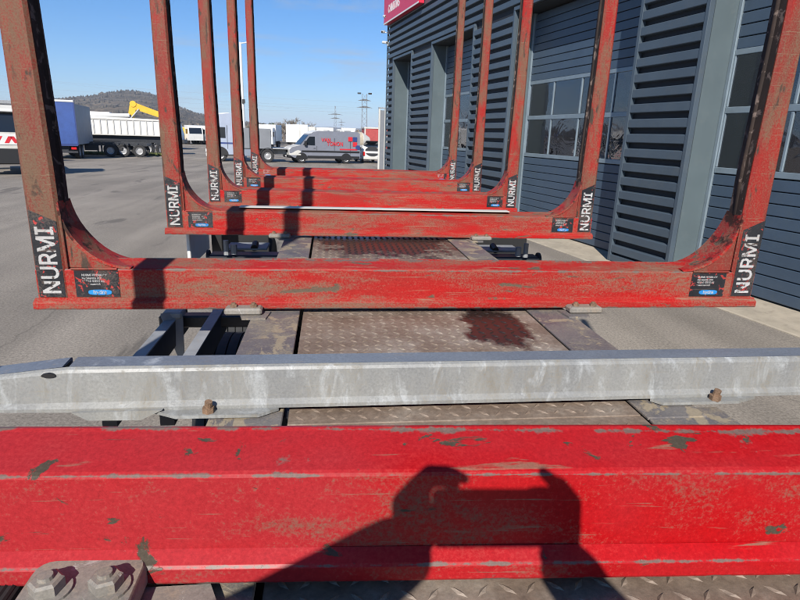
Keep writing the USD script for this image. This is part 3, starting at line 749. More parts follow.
gb = obj('galvanised_beam', bevel(extrude([(gy0 - 0.012, gz0 + 0.002), (gy0 - 0.012, gz0 + 0.010), (gy0 - 0.002, gz0 + 0.020), (gy0 + 0.002, gz1 - 0.010), (gy0 + 0.006, gz1 - 0.004), (gy0 + 0.012, gz1),
                                     (gy0 + 0.016, gz1 - 0.004), (gy0 + 0.008, gz1 - 0.012), (gy0 + 0.006, gz0 + 0.016), (gy0 - 0.004, gz0 + 0.006)], 'x', -1.42, 1.33).subdivide_to_size(0.05)), 'galvanised', tr, smooth=35)
gb.SetCustomDataByKey('label', 'long galvanised steel cross beam with bevelled left end')
tprof = [(gy0 + 0.0165, gz1 - 0.003), (gy0 + 0.012, gz1 + 0.0005), (gy0 + 0.058, gz1 + 0.004), (gy0 + 0.064, gz1 + 0.001), (gy0 + 0.064, gz0), (gy0 + 0.058, gz0), (gy0 + 0.057, gz1 - 0.003)]
obj('beam_top', extrude(tprof, 'x', -0.858, 1.33), 'galvanised_sky_tint', gb)
obj('end_top', bevel(extrude(tprof, 'x', -1.42, -0.872).subdivide_to_size(0.06)), 'galvanised_sky_tint', gb)
obj('drain_hole', extrude([(-0.895 + 0.014 * math.cos(q), gz1 - 0.014 + 0.0045 * math.sin(q)) for q in np.linspace(0, 2 * PI, 12, endpoint=False)], 'y', gy0 - 0.001, gy0 + 0.0065), 'black_plastic', gb)
# mounting lugs of the galvanised beam
obj('mounting_lug', extrude([(-0.85, gz0 + 0.006), (-0.82, gz0 - 0.012), (-0.715, gz0 - 0.014), (-0.67, gz0 + 0.008)], 'y', gy0 - 0.022, gy0 - 0.013), 'galvanised', gb)
obj('mounting_lug', hull([(x, y, z) for x, y in ((-0.69, gy0 - 0.013), (-0.64, gy0 - 0.040), (-0.47, gy0 - 0.042), (-0.43, gy0 - 0.013)) for z in (ZR + 0.003, ZR + 0.010)]), 'galvanised', gb)
obj('mounting_lug', hull([(x, y, z) for x, y in ((0.43, gy0 - 0.013), (0.45, gy0 - 0.036), (0.64, gy0 - 0.036), (0.70, gy0 - 0.013)) for z in (ZR + 0.003, ZR + 0.010)]), 'galvanised', gb)
for x in (-0.575, 0.585):
    obj('lug_bolt', cat_(cyl((x, gy0 - 0.026, ZR + 0.0095), (x, gy0 - 0.026, ZR + 0.022), 0.013, 6), cyl((x, gy0 - 0.026, ZR + 0.02), (x + 0.002, gy0 - 0.029, ZR + 0.036), 0.008, 10)), 'rust_bolt', gb)
for fx in (-0.497, 0.456):
    obj('beam_foot', box(fx - 0.06, fx + 0.06, gy0 + 0.01, gy0 + 0.05, ZR + 0.001, gz0 + 0.03), 'galvanised', gb)
# pale galvanised strip lying on the top of the third bunk
obj('wear_strip', box(-0.83, 0.76, 3.337 + 0.022, 3.337 + 0.094, ZB + 0.1505, ZB + 0.156, 0.002), 'dirty_white', tr)

# outrigger arms, mudguards, lamps and a tyre seen below the bunks
for k, (A, B) in enumerate((((-0.935, 2.40, 1.283), (-0.940, 1.55, 1.277)), ((-0.776, 2.40, 1.283), (-0.783, 1.55, 1.277)))):
    A, B = np.array(A), np.array(B)
    d = (B - A) / np.linalg.norm(B - A); s_ = np.cross(d, [0, 0, 1.0]); s_ /= np.linalg.norm(s_); u_ = np.cross(s_, d)
    arm = obj('support_arm', hull([p + a * s_ * 0.020 + b * u_ for p in (A, B) for a in (-1, 1) for b in (-0.10, -0.004)]), 'black_frame', tr)
    obj('arm_top', hull([p + a * s_ * 0.020 + b * u_ for p in (A, B) for a in (-1, 1) for b in (-0.0035, 0.002)]), 'arm_grey', arm)
    m_ = A * 0.80 + B * 0.20
    if k == 0:
        obj('arm_fin', hull([m_ + np.array(q) for q in ((-0.03, -0.03, 0.03), (0.045, 0.0, 0.03), (0.045, -0.05, -0.20), (-0.03, -0.035, 0.02), (0.04, 0.01, 0.02), (0.05, -0.045, -0.20))]), 'arm_grey', arm)
    if k == 0:
        obj('arm_bracket', box(m_[0] - 0.03, m_[0] + 0.045, m_[1] - 0.02, m_[1] + 0.05, m_[2] + 0.004, m_[2] + 0.03, 0.006), 'arm_grey', arm)
        obj('cross_tie', box(-1.0, -0.586, 2.28, 2.34, 1.225, 1.275, 0.006), 'black_frame', arm)


def tyre_mesh(r, w, grooves=True):
    p = [(r * 0.55, -w * 0.42), (r * 0.78, -w * 0.5), (r * 0.93, -w * 0.48), (r * 0.985, -w * 0.40)]
    if grooves:
        for k in range(4):
            c = -w * 0.26 + k * w * 0.175
            p += [(r, c - w * 0.06), (r, c - w * 0.012), (r * 0.965, c - w * 0.008), (r * 0.965, c + w * 0.008), (r, c + w * 0.012)]
    p += [(r, w * 0.34), (r * 0.985, w * 0.40), (r * 0.93, w * 0.48), (r * 0.78, w * 0.5), (r * 0.55, w * 0.42)]
    return lathe(p, 40)


def rim_mesh(r, w):
    p = [(0.001, -w * 0.2), (r * 0.16, -w * 0.2), (r * 0.2, -w * 0.12), (r * 0.42, -w * 0.10), (r * 0.46, -w * 0.34), (r * 0.56, -w * 0.42), (r * 0.56, w * 0.42), (r * 0.46, w * 0.34), (r * 0.42, w * 0.1), (r * 0.16, w * 0.2), (0.001, w * 0.2)]
    return lathe(p, 24)


ty = obj('tyre', moved(tyre_mesh(0.50, 0.27), (-0.76, 2.62, 0.56)), 'rubber', tr, smooth=35)
obj('rim', moved(rim_mesh(0.50, 0.26), (-0.76, 2.62, 0.56)), 'rim_steel', ty, smooth=35)
obj('axle', cyl((-0.9, 2.62, 0.56), (0.9, 2.62, 0.56), 0.07, 12), 'black_frame', tr)
for y in (4.5, 5.8):
    for sx in (-1, 1):
        t2 = obj('tyre', moved(tyre_mesh(0.50, 0.30), (sx * 1.02, y, 0.50)), 'rubber', tr, smooth=35)
        obj('rim', moved(rim_mesh(0.50, 0.29), (sx * 1.02, y, 0.50)), 'rim_steel', t2, smooth=35)
    obj('axle', cyl((-0.9, y, 0.5), (0.9, y, 0.5), 0.07, 12), 'black_frame', tr)
for sx in (-1, 1):
    ob = obj('lamp_bar', box(*sorted((sx * 0.62, sx * 1.06)), 3.56, 3.69, 1.20, 1.26, 0.012), 'black_frame', tr)
    obj('bar_end_cap', cyl((sx * 1.06, 3.625, 1.23), (sx * 1.075, 3.625, 1.23), 0.05, 14), 'black_plastic', ob)
    obj('mud_flap', box(*sorted((sx * 0.74, sx * 1.13)), 4.05, 4.07, 1.02, 1.33, 0.004), 'black_plastic', tr)
    obj('flap_bracket', box(*sorted((sx * 0.72, sx * 0.98)), 3.72, 3.92, 1.26, 1.275, 0.003), 'arm_grey', tr)
    obj('valve', cyl((sx * 0.80, 3.72, 1.275), (sx * 0.80, 3.80, 1.29), 0.022, 12), 'black_plastic', tr)
    obj('hose_coupling', cat_(cyl((sx * 0.94, 3.52, 1.27), (sx * 0.94, 3.52, 1.36), 0.016, 8), cyl((sx * 0.90, 3.55, 1.27), (sx * 0.90, 3.55, 1.33), 0.02, 8)), 'arm_grey', tr)
obj('mudguard_edge', box(-1.165, -1.145, 3.50, 4.06, 1.20, 1.42, 0.004), 'white_paint', tr)
# ribbed rubber mat on the near left corner
mat_ = obj('rubber_mat', box(-0.98, -0.715, 0.46, 0.69, ZR + 0.003, ZR + 0.019, 0.004), 'rubber', tr)
obj('mat_bracket', box(-0.98, -0.580, 0.50, 0.64, ZR - 0.010, ZR + 0.0005), 'black_frame', mat_)
tag(obj('mat_ribs', cat_(*[hull([(x, 0.47, ZR + 0.0188), (x + 0.005, 0.47, ZR + 0.0188), (x + 0.0025, 0.47, ZR + 0.022), (x, 0.68, ZR + 0.0188), (x + 0.005, 0.68, ZR + 0.0188), (x + 0.0025, 0.68, ZR + 0.022)]) for x in np.arange(-0.975, -0.72, 0.009)]), 'rubber', mat_), kind='stuff')

# ------------------------------------------------------------------ parked vehicles and plant (local x forward, y to its left)
def wheel(p, x, y, r, w, n='wheel'):
    t = tyre_mesh(r, w, False)
    m = t.copy(); m.apply_transform(trimesh.transformations.rotation_matrix(PI / 2, [0, 0, 1]))
    o = obj(n, moved(m, (x, y, r)), 'rubber', p, smooth=35)
    m2 = rim_mesh(r, w); m2.apply_transform(trimesh.transformations.rotation_matrix(PI / 2, [0, 0, 1]))
    obj('rim', moved(m2, (x, y, r)), 'rim_steel', o, smooth=35)
    return o


def side_shape(poly, y0, y1, inset=0.0):
    """body whose side view is poly (x, z); the roof can be narrower than the sill by inset"""
    m = extrude(poly, 'y', y0, y1)
    if inset:
        v = np.array(m.vertices); zt, zl = v[:, 2].max(), v[:, 2].min()
        v[:, 1] *= 1 - inset * np.clip((v[:, 2] - zl) / (zt - zl) - 0.35, 0, 1)
        m.vertices = v
    return m


# grey delivery van with red lettering
vn = thing('delivery_van', 'long grey panel van with red lettering and a white front, side on', 'van', (-0.9, 48.9, GROUND), 180 + 17)
poly = [(-2.95, 0.42), (2.55, 0.42), (2.92, 0.62), (2.93, 1.02), (2.72, 1.22), (2.02, 1.40), (1.28, 2.22), (0.95, 2.44), (0.5, 2.52), (-2.75, 2.52), (-2.95, 2.40)]
obj('body', side_shape(poly, -1.02, 1.02, 0.14), 'van_grey', vn)
obj('front_panel', side_shape([(2.02, 0.62), (2.94, 0.62), (2.95, 1.03), (2.74, 1.235), (2.04, 1.415)], -1.025, 1.025, 0.05), 'dirty_white', vn)
obj('roof_front', side_shape([(1.20, 2.30), (1.27, 2.26), (0.95, 2.46), (0.5, 2.545), (-0.2, 2.545), (-0.2, 2.50)], -0.90, 0.90), 'white_paint', vn)
obj('windscreen', hull([(2.03, -0.86, 1.43), (2.03, 0.86, 1.43), (1.36, -0.78, 2.17), (1.36, 0.78, 2.17), (1.97, -0.86, 1.40), (1.97, 0.86, 1.40), (1.30, -0.78, 2.14), (1.30, 0.78, 2.14)]), 'car_glass', vn)
for s in (-1, 1):
    obj('side_window', hull([(1.85, s * 1.012, 1.42), (0.86, s * 1.012, 1.40), (0.86, s * 0.966, 2.06), (1.30, s * 0.966, 2.06), (1.80, s * 0.90, 1.42), (0.86, s * 0.88, 2.0)]), 'car_glass', vn)
    obj('mirror', box(1.55, 1.75, *sorted((s * 1.05, s * 1.22)), 1.35, 1.72, 0.03), 'black_plastic', vn)
    obj('headlight', box(2.66, 2.93, *sorted((s * 0.62, s * 0.95)), 0.93, 1.15, 0.02), 'lens_white', vn)
    obj('side_trim', box(-2.9, 1.95, *sorted((s * 1.005, s * 1.03)), 0.86, 1.0, 0.005), 'black_plastic', vn)
    obj('sill', box(-2.9, 1.5, *sorted((s * 0.98, s * 1.024)), 0.38, 0.60, 0.005), 'black_plastic', vn)
    for x in (1.95, -1.75):
        wheel(vn, x, s * 0.88, 0.36, 0.24)
        obj('wheel_arch', extrude([(x + 0.47 * math.cos(q), 0.36 + 0.47 * math.sin(q)) for q in np.linspace(-0.1, PI + 0.1, 14)], 'y', *sorted((s * 0.90, s * 1.021))), 'black_plastic', vn)
obj('grille', box(2.90, 2.955, -0.55, 0.55, 0.80, 1.02, 0.01), 'black_plastic', vn)
obj('bumper', box(2.80, 3.00, -0.98, 0.98, 0.40, 0.62, 0.04), 'black_plastic', vn)
obj('number_plate', box(3.00, 3.012, -0.26, 0.26, 0.47, 0.58), 'lens_white', vn)
VL = np.array([[-1, 0, 0], [0, 0, 1], [0, 1, 0]])     # on the left side, reads backwards along the van
obj('side_lettering', cat_(text('VAN', 0.26, VL, (0.35, 1.012, 1.72), 0.004, True, 0.75), text('TONON', 0.30, VL, (-0.1, 1.012, 1.40), 0.004, True, 1.35)), 'red_plain', vn)
for k, (x, z, mt) in enumerate(((-2.1, 1.95, 'red_plain'), (-2.5, 1.95, 'blue_dark'), (-2.5, 1.55, 'red_plain'), (-2.75, 1.3, 'blue_dark'))):
    obj('emblem', box(x - 0.18, x + 0.18, 0.99, 1.013 + 0.001 * k, z - 0.17, z + 0.17), mt, vn)
obj('red_stripe', box(-2.7, -1.2, 1.0, 1.016, 1.08, 1.18), 'red_plain', vn)

for x in (0.72, -0.75, -2.1):
    obj('door_seam', box(x - 0.012, x + 0.012, 0.985, 1.0085 if x < 0 else 1.012, 0.62, 1.36 if x > 0 else 2.0), 'black_plastic', vn)
obj('door_handle', box(0.80, 0.98, 0.99, 1.02, 1.14, 1.19, 0.008), 'black_plastic', vn)
obj('fuel_flap', box(0.30, 0.50, 0.99, 1.0125, 0.72, 0.84), 'grey_box', vn)
obj('roof_rack', cat_(*[box(x - 0.03, x + 0.03, -0.8, 0.8, 2.53, 2.60, 0.01) for x in (-2.2, -1.3, -0.4)]), 'arm_grey', vn)

# silver lorry with grey box behind the cab and a bare rear chassis
lo_ = thing('silver_lorry', 'silver lorry with a tall cab, grey side tank and bare rear chassis', 'lorry', (-6.6, 48.2, GROUND), 180 + 8)
obj('cab', side_shape([(1.05, 0.55), (3.05, 0.5), (3.15, 1.0), (3.12, 1.7), (2.92, 2.95), (2.4, 3.45), (1.35, 3.6), (1.05, 3.5)], -1.22, 1.22, 0.05), 'cab_blue_grey', lo_)
obj('windscreen', hull([(3.145, s * 1.05, 1.75) for s in (-1, 1)] + [(2.98, s * 1.0, 2.72) for s in (-1, 1)] + [(3.05, s * 1.05, 1.75) for s in (-1, 1)] + [(2.88, s * 1.0, 2.72) for s in (-1, 1)]), 'car_glass', lo_)
obj('wind_deflector', hull([(2.95, s * 0.9, 3.0) for s in (-1, 1)] + [(1.4, s * 1.0, 3.62) for s in (-1, 1)] + [(2.2, s * 0.95, 3.56) for s in (-1, 1)] + [(1.4, s * 1.0, 3.4) for s in (-1, 1)]), 'white_paint', lo_)
obj('grille', box(3.08, 3.165, -0.95, 0.95, 0.7, 1.55, 0.02), 'black_plastic', lo_)
obj('bumper', box(2.75, 3.25, -1.2, 1.2, 0.35, 0.68, 0.05), 'white_paint', lo_)
for s in (-1, 1):
    obj('side_window', box(1.75, 2.75, *sorted((s * 1.15, s * 1.226)), 1.75, 2.55, 0.01), 'car_glass', lo_)
    obj('mirror', box(2.85, 3.05, *sorted((s * 1.24, s * 1.45)), 1.9, 2.6, 0.03), 'black_plastic', lo_)
    obj('headlight', box(3.05, 3.26, *sorted((s * 0.75, s * 1.15)), 0.70, 0.92, 0.02), 'lens_white', lo_)
    obj('step', box(1.2, 1.9, *sorted((s * 1.0, s * 1.2)), 0.45, 0.95, 0.02), 'black_plastic', lo_)
    wheel(lo_, 2.2, s * 1.0, 0.5, 0.3); wheel(lo_, -1.35, s * 1.0, 0.5, 0.3)
for s in (-1, 1):
    obj('door_seam', box(1.62, 1.65, *sorted((s * 1.19, s * 1.226)), 0.95, 2.7), 'black_plastic', lo_)
    obj('cab_stripe', box(1.06, 3.0, *sorted((s * 1.19, s * 1.2235)), 1.32, 1.44), 'blue_dark', lo_)
    obj('wheel_arch', extrude([(2.2 + 0.62 * math.cos(q), 0.5 + 0.62 * math.sin(q)) for q in np.linspace(0, PI, 14)], 'y', *sorted((s * 1.05, s * 1.224))), 'black_plastic', lo_)
    obj('mudguard', extrude([(-1.35 + 0.62 * math.cos(q), 0.5 + 0.62 * math.sin(q)) for q in np.linspace(0.2, PI - 0.2, 12)] + [(-1.35 + 0.57 * math.cos(q), 0.5 + 0.57 * math.sin(q)) for q in np.linspace(PI - 0.2, 0.2, 12)], 'y', *sorted((s * 0.85, s * 1.2))), 'black_plastic', lo_)
obj('exhaust_stack', cyl((0.95, 1.0, 0.9), (0.95, 1.0, 3.3), 0.07, 10), 'rim_steel', lo_)
obj('side_tank', box(-1.65, 0.9, -1.2, 1.2, 1.02, 2.55, 0.03), 'grey_box', lo_)
obj('tank_band', box(-0.2, 0.0, -1.215, 1.215, 1.0, 2.565), 'black_frame', lo_)
obj('tank_band', box(0.55, 0.75, -1.215, 1.215, 1.0, 2.565), 'black_frame', lo_)
obj('chassis', box(-3.1, 3.0, -0.45, 0.45, 0.62, 0.98, 0.02), 'arm_grey', lo_)
obj('side_skirt', box(-0.6, 1.0, -1.17, 1.17, 0.45, 0.98, 0.02), 'silver_paint', lo_)
obj('rear_crossbar', box(-3.15, -2.95, -1.2, 1.2, 0.5, 0.8, 0.02), 'arm_grey', lo_)
obj('platform', box(-3.1, -1.75, -1.15, 1.15, 1.02, 1.12, 0.01), 'arm_grey', lo_)

# white tipper body with ribs
tp = thing('tipper_trailer', 'long white tipping trailer with ribbed sides under the yellow crane arm', 'trailer', (-18.4, 55.6, GROUND), 14)
body = extrude([(-3.5, 1.62), (3.2, 1.62), (3.85, 2.95), (3.6, 3.02), (-3.75, 3.15), (-3.8, 2.6)], 'y', -1.2, 1.2)
obj('tipping_body', body, 'white_paint', tp)
obj('top_rail', box(-3.85, 3.88, -1.26, 1.26, 2.86, 3.0, 0.02), 'dirty_white', tp)
for k in range(13):
    x = -3.3 + k * 0.52
    obj('side_rib', box(x - 0.05, x + 0.05, -1.265, -1.19, 1.70, 2.85, 0.01), 'dirty_white', tp)
obj('rolled_sheet', cyl((-2.9, -0.9, 3.2), (0.6, -0.9, 3.3), 0.16, 12), 'white_paint', tp)
obj('rear_flap', hull([(3.40, s * 1.1, 1.75) for s in (-1, 1)] + [(3.92, s * 1.1, 2.85) for s in (-1, 1)] + [(3.50, s * 1.1, 1.75) for s in (-1, 1)] + [(4.02, s * 1.1, 2.85) for s in (-1, 1)]), 'dirty_white', tp)
for s in (-1, 1):
    obj('lower_rail', box(-3.6, 3.3, *sorted((s * 1.19, s * 1.28)), 1.58, 1.69, 0.02), 'dirty_white', tp)
    obj('mudguard', cat_(*[box(x - 0.55, x + 0.55, *sorted((s * 0.82, s * 1.2)), 1.03, 1.07) for x in (0.6, 1.9)]), 'black_plastic', tp)
    obj('side_guard', box(-1.6, -0.1, *sorted((s * 1.1, s * 1.15)), 0.5, 0.62, 0.01), 'rim_steel', tp)
obj('tail_lamp', box(3.2, 3.26, -1.1, -0.75, 0.9, 1.05), 'lamp_red', tp)
obj('underframe', box(-3.4, 3.2, -0.9, 0.9, 0.85, 1.57), 'black_frame', tp)
for x in (0.6, 1.9, 3.1 - 0.1):
    for s in (-1, 1):
        wheel(tp, x, s * 1.0, 0.5, 0.32)
for x in (-2.2, -1.9):
    obj('landing_leg', box(x, x + 0.12, -0.9, -0.78, 0.02, 0.9), 'black_frame', tp)
obj('top_cover', cat_(box(-2.6, -0.9, -0.9, 0.9, 3.06, 3.5, 0.06)), 'white_paint', tp)

# two dark skeleton trailers nose to tail
for k, (x, y, rz, lab) in enumerate(((-17.2, 50.6, 8, 'black bare trailer chassis with wheels in front of the white tipper'),
                                     (-18.9, 49.6, 20, 'black bare chassis parked close beside the blue box lorry'))):
    sk = thing('chassis_trailer', lab, 'trailer', (x, y, GROUND), rz, 'bare trailer chassis')
    obj('frame', cat_(box(-2.2, 2.2, -0.55, -0.4, 0.85, 1.12), box(-2.2, 2.2, 0.4, 0.55, 0.85, 1.12), *[box(q, q + 0.12, -1.15, 1.15, 0.9, 1.05) for q in np.arange(-2.1, 2.1, 0.7)]), 'black_frame', sk)
    obj('headboard', box(-2.3, -2.2, -1.1, 1.1, 0.95, 1.5), 'black_frame', sk)
    obj('toolbox', box(-0.6, 0.4, -1.1, -0.6, 0.5, 0.88, 0.03), 'black_plastic', sk)
    for q in (0.4, 1.6) if k == 0 else (-1.3, 1.2):
        for s in (-1, 1):
            wheel(sk, q, s * 0.98, 0.5, 0.3)
    obj('drawbar', cat_(cyl((-2.2, -0.3, 0.95), (-3.4, 0, 0.75), 0.06, 8), cyl((-2.2, 0.3, 0.95), (-3.4, 0, 0.75), 0.06, 8)), 'arm_grey', sk)

# blue box lorry
bl = thing('blue_box_trailer', 'blue curtain sided box trailer with a white top edge, parked end on', 'trailer', (-18.95, 43.5, GROUND), 13)
obj('rear_doors', box(-1.25, 1.25, 0.0, 0.06, 1.05, 3.82, 0.01), 'blue_tarp', bl)
obj('box_body', box(-1.27, 1.27, 0.061, 7.4, 1.0, 3.75, 0.02), 'grey_box', bl)
obj('top_edge', box(-1.29, 1.29, -0.04, 0.12, 3.83, 3.96, 0.02), 'white_paint', bl)
obj('side_post', box(1.255, 1.31, -0.02, 0.14, 1.0, 3.82), 'blue_dark', bl)
obj('lower_rail', box(-1.27, 1.27, -0.02, 0.07, 0.92, 1.045, 0.01), 'blue_dark', bl)
obj('chassis', box(-0.6, 0.6, 0.3, 7.0, 0.6, 0.98), 'black_frame', bl)
obj('underrun_bar', box(-1.2, 1.2, 0.1, 0.2, 0.45, 0.6), 'black_frame', bl)
for y in (1.4, 2.7):
    for s in (-1, 1):
        m = tyre_mesh(0.5, 0.32, False)
        w_ = obj('wheel', moved(m, (s * 1.0, y, 0.5)), 'rubber', bl, smooth=35)
        obj('rim', moved(rim_mesh(0.5, 0.32), (s * 1.0, y, 0.5)), 'rim_steel', w_, smooth=35)
for s in (-1, 1):
    obj('tail_lamp', box(s * 1.0 - 0.16, s * 1.0 + 0.16, -0.03, 0.05, 0.70, 0.84), 'lamp_red', bl)

# white van in front of the blue box, mostly behind the stake
wv = thing('white_van', 'small white van half hidden behind the nearest left stake', 'van', (-19.3, 39.0, GROUND), 68)
obj('body', side_shape([(-2.2, 0.4), (2.1, 0.4), (2.3, 0.9), (2.0, 1.15), (1.3, 1.3), (0.7, 2.25), (0.4, 2.4), (-2.1, 2.4), (-2.2, 2.2)], -0.95, 0.95, 0.1), 'white_paint', wv)
obj('windscreen', hull([(1.32, s * 0.8, 1.34) for s in (-1, 1)] + [(0.78, s * 0.75, 2.18) for s in (-1, 1)] + [(1.2, s * 0.8, 1.3) for s in (-1, 1)] + [(0.7, s * 0.75, 2.1) for s in (-1, 1)]), 'car_glass', wv)
for s in (-1, 1):
    obj('side_window', box(0.2, 1.0, *sorted((s * 0.87, s * 0.945)), 1.35, 1.95, 0.02), 'car_glass', wv)
    obj('tail_lamp', box(-2.225, -2.15, *sorted((s * 0.75, s * 0.93)), 0.9, 1.4), 'lamp_red', wv)
    for x in (1.4, -1.4):
        wheel(wv, x, s * 0.82, 0.33, 0.22)

# recovery lorry at the far left, seen from the front
rl = thing('recovery_lorry', 'white recovery lorry with dark windscreen and red chevrons on its nose, at the yard edge', 'lorry', (-13.62, 26.9, -0.15), -90 + 27)
obj('cab', side_shape([(-1.9, 0.75), (0.0, 0.7), (0.08, 1.1), (0.05, 1.75), (-0.22, 2.72), (-0.5, 2.86), (-1.9, 2.86)], -1.2, 1.2, 0.06), 'dirty_white', rl)
obj('windscreen', hull([(0.07, s * 1.08, 1.78) for s in (-1, 1)] + [(-0.15, s * 1.02, 2.55) for s in (-1, 1)] + [(-0.05, s * 1.08, 1.76) for s in (-1, 1)] + [(-0.28, s * 1.02, 2.52) for s in (-1, 1)]), 'car_glass', rl)
obj('light_bar', box(-0.9, -0.6, -0.9, 0.9, 2.90, 3.06, 0.03), 'arm_grey', rl)
obj('sun_visor', box(-0.26, 0.06, -1.15, 1.15, 2.58, 2.68, 0.02), 'white_paint', rl)
obj('bumper', box(-0.2, 0.2, -1.22, 1.22, 0.45, 1.10, 0.05), 'black_plastic', rl)
obj('nose_panel', box(0.062, 0.10, -1.1, 1.1, 1.25, 1.68, 0.01), 'white_paint', rl)
for k in range(6):
    y = -1.0 + k * 0.36
    sl = 0.16 if k < 3 else -0.16
    ch = hull([(X_, y + a + (sl if zz > 1.4 else 0), zz) for X_ in (0.09, 0.104) for a in (0, 0.16) for zz in (1.32, 1.60)])
    obj('chevron', ch, 'red_plain', rl)
for s in (-1, 1):
    obj('headlight', box(0.1, 0.215, *sorted((s * 0.72, s * 1.08)), 0.78, 0.95, 0.02), 'lens_white', rl)
    obj('mirror', box(-0.1, 0.05, *sorted((s * 1.24, s * 1.44)), 1.8, 2.4, 0.03), 'black_plastic', rl)
    obj('side_window', box(-1.3, -0.4, *sorted((s * 1.12, s * 1.192)), 1.75, 2.4, 0.02), 'car_glass', rl)
    for x in (-0.95, -4.6):
        wheel(rl, x, s * 1.0, 0.48, 0.32)
obj('flat_bed', box(-6.2, -2.0, -1.2, 1.2, 1.0, 1.2, 0.02), 'arm_grey', rl)
obj('winch_box', box(-2.7, -2.0, -1.15, 1.15, 1.21, 2.2, 0.03), 'dirty_white', rl)
obj('chassis', box(-6.0, -0.3, -0.45, 0.45, 0.6, 0.98), 'black_frame', rl)

# crane lorry with a yellow boom behind the tipper
cr = thing('crane_lorry', 'lorry with a red and white cab and a yellow knuckle boom folded above the tipper', 'lorry', (-20.6, 72.0, GROUND), 4)
obj('chassis', box(-3.0, 3.6, -1.1, 1.1, 0.7, 1.1), 'black_frame', cr)
obj('cab', side_shape([(0.9, 0.7), (3.3, 0.7), (3.35, 1.6), (3.1, 2.6), (2.9, 3.1), (0.9, 3.1)], -1.15, 1.15, 0.05), 'white_paint', cr)
obj('cab_top', side_shape([(0.95, 2.55), (3.0, 2.55), (2.8, 3.25), (0.95, 3.3)], -1.2, 1.2), 'red_plain', cr)
obj('side_window', box(1.8, 2.9, -1.17, -1.12, 1.8, 2.5), 'car_glass', cr)
obj('crane_column', hull([(-2.7, -0.3, 1.1), (-2.1, -0.3, 1.1), (-2.7, 0.3, 1.1), (-2.1, 0.3, 1.1), (-2.45, -0.25, 3.6), (-2.1, -0.25, 3.7), (-2.45, 0.25, 3.6), (-2.1, 0.25, 3.7)]), 'black_frame', cr)


def beam3(A, B, h0, h1, w, mt, nm, par):
    A, B = np.array(A, float), np.array(B, float)
    d = B - A; d /= np.linalg.norm(d); u = np.array([-d[2], 0, d[0]])
    return obj(nm, hull([A + u * h0 / 2 + (0, w, 0), A - u * h0 / 2 + (0, w, 0), A + u * h0 / 2 - (0, w, 0), A - u * h0 / 2 - (0, w, 0), B + u * h1 / 2 + (0, w, 0), B - u * h1 / 2 + (0, w, 0), B + u * h1 / 2 - (0, w, 0), B - u * h1 / 2 - (0, w, 0)]), mt, par)


beam3((-2.35, 0, 2.75), (-1.75, 0, 4.85), 0.55, 0.75, 0.22, 'yellow_paint', 'inner_boom', cr)
beam3((-2.0, 0, 4.75), (2.2, 0, 3.35), 0.72, 0.55, 0.20, 'yellow_paint', 'outer_boom', cr)
obj('boom_cylinder', cyl((-2.3, -0.26, 3.1), (-1.2, -0.26, 4.3), 0.09, 10), 'rim_steel', cr)
obj('boom_knuckle', cyl((-1.8, -0.3, 4.85), (-1.8, 0.3, 4.85), 0.34, 16), 'yellow_paint', cr)
for x in (-2.0, -0.8, 2.5):
    for s in (-1, 1):
        wheel(cr, x, s * 1.0, 0.5, 0.3)

# dark hoops by the tipper
for k in range(4):
    hp = thing('hoop_rack', ('leftmost dark metal hoop on the verge below the tipper', 'second dark hoop from the left on the tipper verge', 'third dark hoop from the left on the tipper verge', 'rightmost dark hoop on the verge, next to the red stake')[k], 'bicycle rack', (-16.2 + 0.5 * k, 53.4 + 0.12 * k, GROUND), 15, 'dark hoops on the verge by the tipper')
    obj('hoop', tube([(-0.18, 0, 0), (-0.18, 0, 0.95), (-0.1, 0, 1.04), (0.1, 0, 1.04), (0.18, 0, 0.95), (0.18, 0, 0)], 0.04, 8), 'black_frame', hp)
    obj('foot_plate', box(-0.28, 0.28, -0.08, 0.08, 0.004, 0.02), 'black_frame', hp)

# a row of white lorries and boxes far back
def far_lorry(name, label, x, y, rz, w, h0, h1, L, mat, cab=True, group='white lorries along the back of the yard'):
    t = thing(name, label, 'lorry', (x, y, GROUND), rz, group)
    obj('box_body', box(-L, 0.0, -w / 2, w / 2, h0, h1, 0.03), mat, t)
    obj('chassis', box(-L, 1.6, -0.45, 0.45, 0.6, h0 - 0.003), 'black_frame', t)
    if cab:
        obj('cab', side_shape([(0.15, 0.6), (2.0, 0.6), (2.1, 1.6), (1.9, 2.6), (1.5, 2.85), (0.15, 2.9)], -1.15, 1.15, 0.05), 'white_paint', t)
        obj('windscreen', hull([(2.11, s * 1.0, 1.62) for s in (-1, 1)] + [(1.92, s * 0.95, 2.5) for s in (-1, 1)] + [(1.98, s * 1.0, 1.6) for s in (-1, 1)] + [(1.8, s * 0.95, 2.5) for s in (-1, 1)]), 'car_glass', t)
        for s in (-1, 1):
            obj('side_window', box(0.8, 1.7, *sorted((s * 1.1, s * 1.16)), 1.6, 2.3), 'car_glass', t)
    for q in ((1.2,) if cab else ()) + (-L + 1.0, -L + 2.2):
        for s in (-1, 1):
            wheel(t, q, s * 0.95, 0.48, 0.3)
    return t


